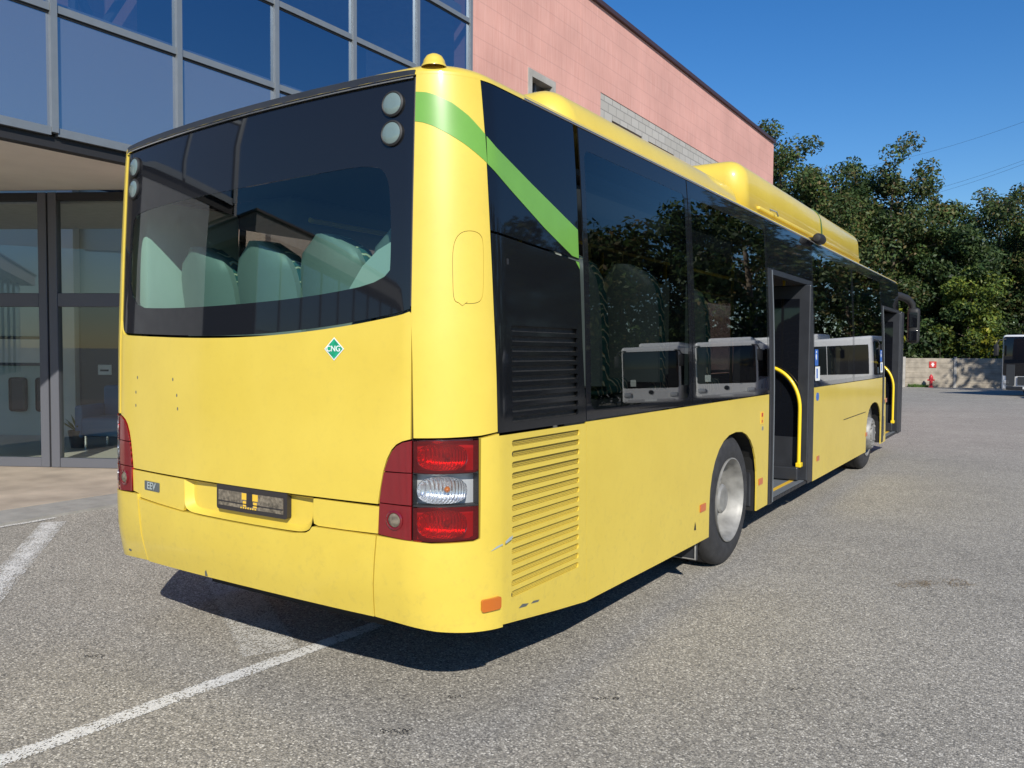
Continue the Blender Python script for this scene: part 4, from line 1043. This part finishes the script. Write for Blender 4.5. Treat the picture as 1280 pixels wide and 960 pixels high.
# lobby behind the doors
b = MB(); b.box((-11.2, mull[0], 0), (-11.02, 1.02, 3.52)); inb(b.build('entrance_side_wall', 'wallgrey', OB))
eb('lobby_shade_ceiling', 'wallgrey', (-6.4, -2.3, 3.40), (2.9, -.2, 3.46))  # partial ceiling added to darken the upper panes, open behind for skylight
eb('lobby_back_wall', 'lobby', (-6.5, -3.4, 0), (3.2, -3.3, 5.6)); eb('lobby_floor', 'lobby_floor', (-6.5, -3.3, .02), (3.2, -.06, .05))
eb('lobby_side_wall', 'lobby', (3.0, -3.3, 0), (3.1, -.2, 3.5))
eb('lobby_doorway', 'frame_dark', (-.97, -3.29, .05), (-.05, -3.2, 2.3)); eb('lobby_column', 'soffit', (-1.27, -3.28, .05), (-.99, -3.1, 5.4))
def etop(name, mat, a, c, label, cat, r=.006, group=None):
    b = MB(); b.bbox(a, c, r, 2, EM); o = b.build(name, mat); tag(o, label, cat, group); return o
etop('wall_display', 'frame_dark', (-2.27, -3.28, .46), (-1.97, -3.24, 1.04), 'left tall dark display panel on the lobby wall behind the glass door', 'wall panel', .05)
etop('wall_display', 'frame_dark', (-1.79, -3.28, .46), (-1.55, -3.24, 1.04), 'right tall dark display panel on the lobby wall behind the glass door', 'wall panel', .05)
pf = etop('framed_picture', 'frame_dark', (-2.75, -3.28, 1.24), (-1.62, -3.25, 1.74), 'wide framed picture above the two dark panels in the lobby', 'picture')
b = MB(); b.bbox((-2.70, -3.245, 1.29), (-1.67, -3.24, 1.69), .002, 1, EM); b.build('picture_face', 'soffit', pf)
sign_ = etop('door_notice', 'sticker_white', (-.64, -3.195, 1.10), (-.40, -3.185, 1.27), 'small white notice on the dark inner lobby door', 'notice', .003)
b = MB(); b.bbox((-.60, -3.184, 1.16), (-.45, -3.182, 1.19), .0005, 1, EM); b.build('notice_line', 'rubber', sign_)
def PB(b_, D): return Vector((CAM.x-.5475*D+.8368*b_*D, CAM.y+.8368*D+.5475*b_*D, .05))
cp = PB(-.492, 12.3)
ch = thing('armchair', 'blue upholstered armchair in the lobby behind the glass', 'armchair', cp, math.atan2(ET.y, ET.x))
MB().bbox((-.36, -.34, .18), (.36, .34, .46), .05, 3).build('seat', 'blue_cloth', ch, smooth=50)
MB().bbox((-.36, .24, .40), (.36, .40, .92), .05, 3).build('backrest', 'blue_cloth', ch, smooth=50)
for s in (-1, 1):
    MB().bbox((s*.40-.06, -.34, .15), (s*.40+.06, .36, .64), .04, 3).build('armrest', 'blue_cloth', ch, smooth=50)
    for y in (-.28, .28): MB().tube([(s*.32, y, 0), (s*.32, y, .19)], .02, 8).build('leg', 'chrome', ch)
pp = PB(-.540, 12.1)
pt = thing('potted_plant', 'small potted plant with pointed leaves standing inside the glass door', 'plant', pp)
MB().lathe([(0, 0), (.10, 0), (.14, .26), (.125, .26), (.11, .22), (0, .22)], 20, Matrix.Rotation(-PI/2, 4, 'Y')).build('pot', 'frame_dark', pt, smooth=40)
b = MB()
for k in range(16):
    a = k*2.4; l = .22+.16*random.random(); e = RAD(35+random.random()*45); d = Vector((math.cos(a)*math.cos(e), math.sin(a)*math.cos(e), math.sin(e))); s = d.cross(Vector((0, 0, 1))).normalized()*.022; o_ = Vector((0, 0, .22))
    b.add([o_, o_+d*l*.5+s, o_+d*l-Vector((0, 0, .04)), o_+d*l*.5-s], [(0, 1, 2, 3)])
b.build('leaves', 'leaf_b', pt)

# ================================================================== far office wing (seen in the rear window)
WB = thing('office_wing', 'low dark office wing with pale roof fascia, mirrored in the rear bus window', 'building', (-14, -12.3, 0))
def inw(o): o.location = Vector((14, 12.3, 0)); return o
b = MB(); b.box((-40, -45, 0), (-14.06, -12.3, 5.5)); inw(b.build('wall', 'in_dark', WB))
b = MB(); b.box((-41, -46, 5.52), (-13.3, -11.5, 6.15)); inw(b.build('roof_slab', 'kerbstone', WB))
b = MB(); b.box((-41, -46.1, 6.16), (-13.2, -11.4, 6.24)); inw(b.build('roof_edge', 'roof_edge', WB))
for k in range(16):
    y = -12.4-2*k
    for z0, z1 in ((.3, 2.7), (2.8, 5.3)):
        b = MB(); b.quad((-14.03, y-.03, z0), (-14.03, y-1.97, z0), (-14.03, y-1.97, z1), (-14.03, y-.03, z1)); inw(b.build('window', 'vision', WB))
    b = MB(); b.box((-14.05, y-.03, 0), (-13.96, y+.03, 5.5)); inw(b.build('mullion', 'door_frame', WB))

# ================================================================== TREES
def leaf_quads(b, c, r, n, size, flat=.8):
    for _ in range(n):
        while True:
            d = Vector((random.uniform(-1, 1), random.uniform(-1, 1), random.uniform(-1, 1)))
            if d.length <= 1: break
        p = c+Vector((d.x*r, d.y*r, d.z*r*flat))
        nrm = (d*.7+Vector((random.gauss(0, .5), random.gauss(0, .5), random.gauss(.35, .5)))).normalized()
        a = nrm.orthogonal().normalized(); a = Matrix.Rotation(random.uniform(0, 6.28), 3, nrm) @ a; e = nrm.cross(a)
        s = size*random.uniform(.6, 1.35); a *= s; e *= s*random.uniform(.45, .8)
        b.add([p-a, p-e*.8-a*.1, p+a, p+e*.8+a*.1], [(0, 1, 2, 3)])
def tree(name, label, cat, loc, h, spread, leafmat, seed, base=.3, nclump=70, per=70, lsize=.20, group=None, lean=0.):
    random.seed(seed); t = thing(name, label, cat, loc, random.uniform(0, 6), group)
    tr = MB(); crown = MB(); top = Vector((lean*h*.12, 0, h*.86)); r0 = h*.016+.06
    tp = [Vector((math.sin(k*1.3+seed)*.10*k*.3, math.cos(k*1.7+seed)*.10*k*.3, h*.86*k/6)) for k in range(7)]
    tr.tube(tp, [r0*(1-.8*k/6) for k in range(7)], 8)
    clumps = []
    nl = 13
    for i in range(nl):
        f = base+(.97-base)*(i+.5)/nl; z = h*.86*f; a = i*2.4+random.uniform(-.4, .4)
        prof = math.sin(PI*min(1, max(0, (f-base)/(1.06-base)))**.75)**.6
        L = spread*max(.25, prof)*random.uniform(.7, 1.1)
        k = min(5, int(f*6)); s = tp[k]+(tp[k+1]-tp[k])*(f*6-k)
        e = s+Vector((math.cos(a)*L, math.sin(a)*L, L*random.uniform(.15, .55)))
        mid = s+(e-s)*.5+Vector((0, 0, L*.10))
        tr.tube([s, mid, e], [r0*.36*(1.1-f), r0*.24*(1.1-f), .015], 5)
        for q in (.45, .7, .9, 1.05): clumps.append((s+(e-s)*q+Vector((random.gauss(0, .35), random.gauss(0, .35), random.gauss(.1, .3))), spread*random.uniform(.21, .37)))
        for _ in range(2):
            d = Vector((random.gauss(0, 1), random.gauss(0, 1), random.gauss(.2, .6))).normalized()*L*.45; m_ = s+(e-s)*random.uniform(.5, .9)
            tr.tube([m_, m_+d], [r0*.14, .01], 4); clumps.append((m_+d, spread*random.uniform(.20, .33)))
    for _ in range(5): clumps.append((tp[6]+Vector((random.gauss(0, spread*.22), random.gauss(0, spread*.22), random.uniform(-.05, .12)*h)), spread*random.uniform(.2, .3)))
    for c, r in clumps: leaf_quads(crown, c, r, per, lsize)
    tr.build('trunk', 'bark', t, smooth=50); crown.build('crown', leafmat, t)
    return t
def P(px, depth, z=None):
    """a spot on the ground by its bearing (tangent right of the view axis) and distance along it"""
    f2 = Vector((-.5475, .8368)); r2 = Vector((.8368, .5475)); q = Vector((CAM.x, CAM.y))+f2*depth+r2*(px*depth)
    return (q.x, q.y, gz(q.x, q.y))
TG = 'trees behind the concrete fence'
far = [
 (.330, 66, 21.0, 4.6, 'leaf_a', 3, 'tallest dark oak rising at the end of the pink wall'),
 (.372, 63, 17.6, 4.2, 'leaf_a', 14, 'dark oak standing just right of the tallest one by the pink building'),
 (.412, 66, 18.6, 4.2, 'leaf_c', 5, 'broad deep green oak with a round top above the tank cover'),
 (.468, 64, 19.0, 4.2, 'leaf_a', 26, 'tall oak with a ragged crown behind the front of the yellow bus'),
 (.512, 65, 15.6, 3.6, 'leaf_a', 7, 'lower oak above the red hydrant with a bare grey trunk'),
 (.545, 61, 12.4, 3.4, 'leaf_c', 8, 'low dark tree in the dip of the tree line right of the hydrant'),
 (.600, 67, 16.0, 4.2, 'leaf_a', 18, 'oak with brownish leaf tips left of the dark parked bus'),
 (.650, 62, 15.6, 4.2, 'leaf_a', 9, 'broad oak standing above the dark parked bus at the right edge'),
 (.72, 66, 15.5, 4.4, 'leaf_c', 30, 'dark tree just beyond the right edge over the parked bus'),
 (.565, 58.5, 9.2, 2.2, 'leaf_b', 11, 'slim young acacia with yellow green leaves right of the hydrant'),
 (.24, 70, 17.0, 4.6, 'leaf_c', 41, 'dark tree hidden behind the far end of the pink building'),
 (.300, 72, 19.0, 5.0, 'leaf_c', 42, 'dark oak deep in the wood left of the tallest oak'),
 (.385, 70, 17.0, 5.0, 'leaf_c', 47, 'dark oak deep in the wood filling the gap right of the tallest oak'),
 (.435, 71, 17.0, 5.0, 'leaf_c', 43, 'dark oak deep in the wood above the front of the roof tank'),
 (.51, 70, 13.0, 4.6, 'leaf_a', 44, 'oak deep in the wood above the mirror of the yellow bus'),
 (.57, 72, 13.0, 4.8, 'leaf_c', 45, 'dark oak deep in the wood above the slim acacia'),
 (.63, 72, 14.0, 5.0, 'leaf_c', 46, 'dark oak deep in the wood over the parked bus roof'),
]
for px, D, h, sp_, mt, sd, lb in far:
    tree('acacia_tree' if mt == 'leaf_b' else 'oak_tree', lb, 'tree', P(px, D), h, sp_, mt, sd, .16 if mt != 'leaf_b' else .25, per=235 if mt != 'leaf_b' else 120, lsize=.15 if mt != 'leaf_b' else .13, group=TG)
def shrub(loc, h, r, mat, seed, label, per=60, group='undergrowth along the fence', ls=.17):
    random.seed(seed); t = thing('shrub', label, 'shrub', loc, 0, group); st = MB(); cr = MB()
    for k in range(9):
        a = k*2.4; e = Vector((math.cos(a)*r*random.uniform(.3, .9), math.sin(a)*r*random.uniform(.3, .9), h*random.uniform(.45, .95)))
        st.tube([(0, 0, 0), e*.5, e], [.05, .03, .01], 5)
        for q in (.5, .8, 1): leaf_quads(cr, e*q, r*.42, per, ls)
    st.build('stem', 'bark', t); cr.build('foliage', mat, t); return t
sh = [(.44, 60, 4.6, 2.6, 'leaf_c', 'dark bush behind the fence nearest the yellow bus'), (.485, 59.5, 4.0, 2.2, 'leaf_c', 'dark bush behind the fence left of the red hydrant sign'),
      (.53, 60, 4.8, 2.5, 'leaf_c', 'dark bush behind the fence above the red hydrant'), (.575, 60.5, 4.2, 2.3, 'leaf_c', 'dark bush behind the fence right of the hydrant'),
      (.62, 58, 5.0, 2.5, 'leaf_c', 'dark bush behind the dark parked bus'), (.40, 61, 4.5, 2.5, 'leaf_c', 'dark bush behind the fence hidden by the yellow bus'),
      (.592, 57.2, 4.4, 1.0, 'leaf_y', 'bright yellow green bush just left of the parked bus roof'), (.47, 57.6, 5.6, .9, 'leaf_y', 'thin yellow green bush beside the mirror of the yellow bus'), (.51, 63, 7, 3, 'leaf_c', 'tall dark bush deep in the wood behind the hydrant'), (.57, 64, 7, 3, 'leaf_c', 'tall dark bush deep in the wood near the acacia'), (.45, 64, 7, 3, 'leaf_c', 'tall dark bush deep in the wood behind the mirror'), (.63, 63, 7, 3, 'leaf_c', 'tall dark bush deep in the wood behind the parked bus')]
for i, (px, D, h, r, mt, lb) in enumerate(sh): shrub(P(px, D), h, r, mt, 60+i, lb, 60 if mt != 'leaf_y' else 26)
for i, (x, y, h, r) in enumerate(((25, 34, 5, 3.6), (20.5, 38.5, 5, 3.6), (16.5, 42.5, 5, 3.6), (19, 50, 6, 3.8), (29.5, 28.5, 5, 3.6))):
    shrub((x, y, gz(x, y)), h, r, 'leaf_c', 80+i, ['dark bush across the yard between the two rightmost mirrored trees', 'dark bush across the yard under the mirrored oak', 'dark bush across the yard behind the nearer white bus', 'dark bush across the yard beside the long white bus', 'dark bush across the yard at the far right under the tall tree'][i], 90, 'undergrowth across the yard', .2)
# trees on the right, outside the picture: seen in the side glass, their shade falls on the far fence
NG = 'trees across the yard'
near = [(22, 33, 11.5, 4.4, 'leaf_c', 51, 'rounded tree across the yard, leftmost in the side glass reflection'), (18, 37, 11.5, 4.4, 'leaf_a', 52, 'oak across the yard mirrored above the two white buses'),
        (14.2, 39.8, 12.5, 4.2, 'leaf_c', 53, 'dark tree across the yard mirrored near the rear door'), (13.4, 45.4, 16, 4.2, 'leaf_a', 54, 'oak across the yard whose shade falls on the far fence'),
        (27, 29, 12, 4.4, 'leaf_a', 55, 'oak across the yard farthest to the right'), (33, 24, 13, 4.4, 'leaf_c', 56, 'tall dark tree across the yard behind the white buses'),
        (17.5, 52, 14, 4.8, 'leaf_c', 57, 'tall dark tree across the yard mirrored in the foremost window'), (14.5, 60, 14, 4.8, 'leaf_a', 58, 'oak across the yard farthest back in the front window reflection'), (11, 71, 14, 4.8, 'leaf_c', 71, 'dark tree at the far right end of the yard beyond the long white bus'), (10.2, 57.5, 11, 4.2, 'leaf_a', 72, 'oak right behind the long white bus across the yard'), (24, 44, 13, 4.8, 'leaf_c', 59, 'dark tree across the yard behind the mirrored oak')]
for x, y, h, sp_, mt, sd, lb in near: tree('oak_tree', lb, 'tree', (x, y, gz(x, y)), h, sp_, mt, sd, .07, per=75, lsize=.22, group=NG)

# ================================================================== FENCE, HYDRANT, SIGN
F0 = Vector(P(.486, 55.2)); F1 = Vector(P(.601, 53.3)); FD = (F1-F0); FD.z = 0; FD.normalize(); FN = Vector((FD.y, -FD.x, 0))
FE = thing('concrete_fence', 'long weathered precast concrete fence at the far side of the yard', 'fence', F0)
seg = 3.10; fa = math.atan2(FD.y, FD.x)
for k in range(-7, 12):
    o = F0+FD*seg*k; z = gz(o.x, o.y); T = Matrix.Translation((o.x-F0.x, o.y-F0.y, z-F0.z)) @ Matrix.Rotation(fa, 4, 'Z')
    b = MB(); b.bbox((-.09, -.10, -.05), (.09, .10, 2.06), .015, 1, T); b.build('fence_post', 'concrete', FE)
    b = MB()
    for j in range(6): b.bbox((.095, -.035, -.03+j*.335), (seg-.095, .035, .30+j*.335), .018, 2, T)
    b.build('fence_panel', 'fence', FE)
hp = Vector(P(.520, 54.0)); hy = thing('fire_hydrant', 'red pillar fire hydrant standing in front of the concrete fence', 'hydrant', hp)
UPR = Matrix.Rotation(-PI/2, 4, 'Y')
MB().lathe([(0, 0), (.17, 0), (.17, .05), (.10, .07), (.10, .55), (.13, .56), (.13, .62), (.11, .64), (0, .64)], 20, UPR).build('barrel', 'hydrant', hy, smooth=40)
MB().lathe([(.125, .64), (.13, .70), (.10, .78), (.05, .83), (.045, .88), (0, .88)], 20, UPR).build('bonnet', 'hydrant', hy, smooth=40)
for a in (0, PI, -PI/2): MB().lathe([(.05, .05), (.05, .17), (.07, .17), (.07, .21), (0, .21)], 14, Matrix.Translation((0, 0, .50)) @ Matrix.Rotation(a, 4, 'Z')).build('outlet_cap', 'hydrant', hy, smooth=40)
sp0 = F0+FD*1.75; sgn_ = thing('hydrant_sign', 'small red square sign with a white symbol fixed to the concrete fence', 'sign', sp0+Vector((0, 0, 1.55)), fa)
MB().bbox((-.22, -.075, -.21), (.22, -.045, .21), .01, 1).build('sign_plate', 'sticker_red', sgn_)
b = MB(); b.box((-.05, -.082, -.13), (.05, -.076, .08)); b.box((-.10, -.082, -.03), (-.052, -.076, .03)); b.box((.052, -.082, -.03), (.10, -.076, .03)); b.box((-.08, -.082, .085), (.08, -.076, .12)); b.build('sign_symbol', 'sticker_white', sgn_)
b = MB(); random.seed(5)
for k in range(260):
    o = Vector(P(random.uniform(.487, .507), 0)) if False else F0+FD*random.uniform(.3, 1.5)+FN*random.uniform(.12, .45); z = gz(o.x, o.y); a = random.uniform(0, 6.28); s = random.uniform(.1, .3)
    d = Vector((math.cos(a), math.sin(a), 0)); b.add([(o.x-d.x*.03, o.y-d.y*.03, z), (o.x+d.x*.03, o.y+d.y*.03, z), (o.x+d.x*.1, o.y+d.y*.1, z+s)], [(0, 1, 2)])
tag(b.build('weeds', 'weed'), 'low tuft of weeds growing at the foot of the fence', 'weeds', kind='stuff')

# ================================================================== WHITE BUSES
def white_bus(label, loc, rz, L=12, dark=False, group=None, plain=False):
    """front at local -Y, right side at local -X seen from the front"""
    t = thing('parked_bus', label, 'bus', loc, rz, group)
    b = MB(); b.bbox((-1.25, 0, .32), (1.25, L, 2.95), .14, 4); b.build('body', 'white', t, smooth=45)
    b = MB(); b.bbox((-1.19, -.035, 1.0 if not dark else .98), (1.19, .12, 2.74 if not dark else 2.88), .10, 3); b.build('windscreen', 'black_glass', t, smooth=45)
    for s in (-1, 1):
        n = int((L-.4)/1.8)
        for k in range(n):
            b = MB(); x = s*1.25; b.bbox((min(x, x+s*.012), .22+k*1.8, 1.12), (max(x, x+s*.012), .22+k*1.8+1.77, 2.55), .005, 1); b.build('side_window', 'black_glass', t)
        b = MB(); b.bbox((s*.98-.16, -.05, .62), (s*.98+.16, .0, .82), .04, 3); h = b.build('headlight', 'clear_lens', t, smooth=45)
        for y in (2.7, L-3.4):
            wh = MB().lathe([(.29, -.03), (.34, 0), (.44, -.01), (.48, -.06), (.48, -.24), (.29, -.26)], 28, Matrix.Translation((s*1.262, y, .48)) @ Matrix.Rotation(0 if s > 0 else PI, 4, 'Z'), True).build('wheel', 'tyre', t, smooth=40)
            MB().lathe([(.29, -.02), (.27, -.05), (.20, -.02), (.10, .0), (0, .0)], 24, Matrix.Translation((s*1.262, y, .48)) @ Matrix.Rotation(0 if s > 0 else PI, 4, 'Z')).build('rim', 'rim', wh, smooth=40)
        m = MB(); m.tube([(s*1.05, 0, 2.75), (s*1.28, -.22, 2.70), (s*1.36, -.30, 2.5)], .03, 8); ar = m.build('mirror_arm', 'rubber', t, smooth=50)
        MB().bbox((s*1.36-.11, -.36, 1.95), (s*1.36+.11, -.24, 2.5), .04, 2).build('mirror_head', 'rubber', ar, smooth=50)
    b = MB(); b.bbox((-.95, 2.4, 2.90), (.95, 6.5, 3.22), .12, 4); b.build('roof_unit', 'white', t, smooth=45)
    b = MB(); b.bbox((-1.0, -.045, .34), (1.0, .0, .52), .02, 2); b.build('bumper', 'dark_metal' if dark else 'wallgrey', t, smooth=45)
    b = MB(); b.bbox((-.26, -.052, .40), (.26, -.046, .51), .002, 1); b.build('number_plate', 'sticker_white', t)
    b = MB(); b.tube([(-.55, -.05, 1.05), (.25, -.06, 1.35)], .012, 6); b.build('wiper', 'rubber', t)
    if not dark:
        b = MB(); b.bbox((.62, -.046, 1.12), (.86, -.036, 1.42), .002, 1); b.build('windscreen_card', 'lobby', t)
        b = MB(); b.lathe([(.10, 0), (.10, .02), (.06, .03), (0, .03)], 20, Matrix.Translation((0, -.01, .84)) @ Matrix.Rotation(-PI/2, 4, 'Z')); b.build('round_badge', 'dark_metal', t)
    return t
def wb(x, y, rz, label): 
    return white_bus(label, (x, y, gz(x, y)), rz, group='white buses parked across the yard')
wb(13.2, 29.4, RAD(-13), 'white parked bus mirrored left in the side glass of the yellow bus')
wb(10.2, 30.2, RAD(-13), 'nearer white parked bus mirrored just left of the rear door')
wb(5.4, 37.2, RAD(-86), 'long white bus mirrored as a pale band in the front windows')
wb(20.5, 25.0, RAD(-20), 'white parked bus farther right in the row across the yard')
# dark fronted bus at the right edge
fb = P(.6065, 38.5)
cbx = Vector(fb); ang = RAD(-22)
d2 = white_bus('dark fronted parked bus with white corners cut by the right edge', (cbx.x+1.25*math.cos(ang), cbx.y+1.25*math.sin(ang), gz(cbx.x, cbx.y)-.05), ang, 11, True)
b = MB(); b.bbox((-1.0, -.05, .55), (-.62, -.036, 1.55), .01, 1); b.build('front_door', 'frame_dark', d2)
b = MB(); b.bbox((-.5, -.05, .6), (.9, -.036, .98), .01, 1); b.build('front_grille', 'frame_dark', d2)
text('destination_lettering', '1 1', .2, Matrix.Translation((-.35, -.052, 1.52)) @ Matrix.Rotation(PI/2, 4, 'X'), 'sticker_red', d2) if False else None

# ================================================================== POWER LINES
pa = [Vector(P(.30, 120)), Vector(P(1.25, 75))]
poles = []
for i, p_ in enumerate(pa):
    t = thing('utility_pole', ('wooden power pole far behind the trees' if i == 0 else 'wooden power pole beyond the right edge'), 'power pole', p_)
    MB().tube([(0, 0, 0), (0, 0, 24)], [.2, .12], 10).build('shaft', 'wood_pole', t, smooth=60); MB().bbox((-1.1, -.06, 22.6), (1.1, .06, 22.8), .01).build('crossarm', 'wood_pole', t)
def wire(a, b_, label):
    pts = [a.lerp(b_, k/24)-Vector((0, 0, 1.4*4*(k/24)*(1-k/24))) for k in range(25)]
    tag(MB().tube(pts, .013, 5).build('power_line', 'cable'), label, 'cable', 'power lines in the sky')
def sky_pt(px, py, D):
    return CAM+fw*D+rt*((px-640)/1007.6*D)+up*((480-py)/1007.6*D)
for (a, b_, lb) in (((1040, 218), (1420, 96), 'highest thin power line crossing the sky at the right'), ((1060, 262), (1420, 142), 'middle thin power line crossing the sky above the right trees'), ((1060, 268), (1420, 146), 'lowest thin power line running close under the middle one')):
    A_ = sky_pt(a[0], a[1]-4, 120); B_ = sky_pt(b_[0], b_[1], 75); wire(A_, B_, lb)
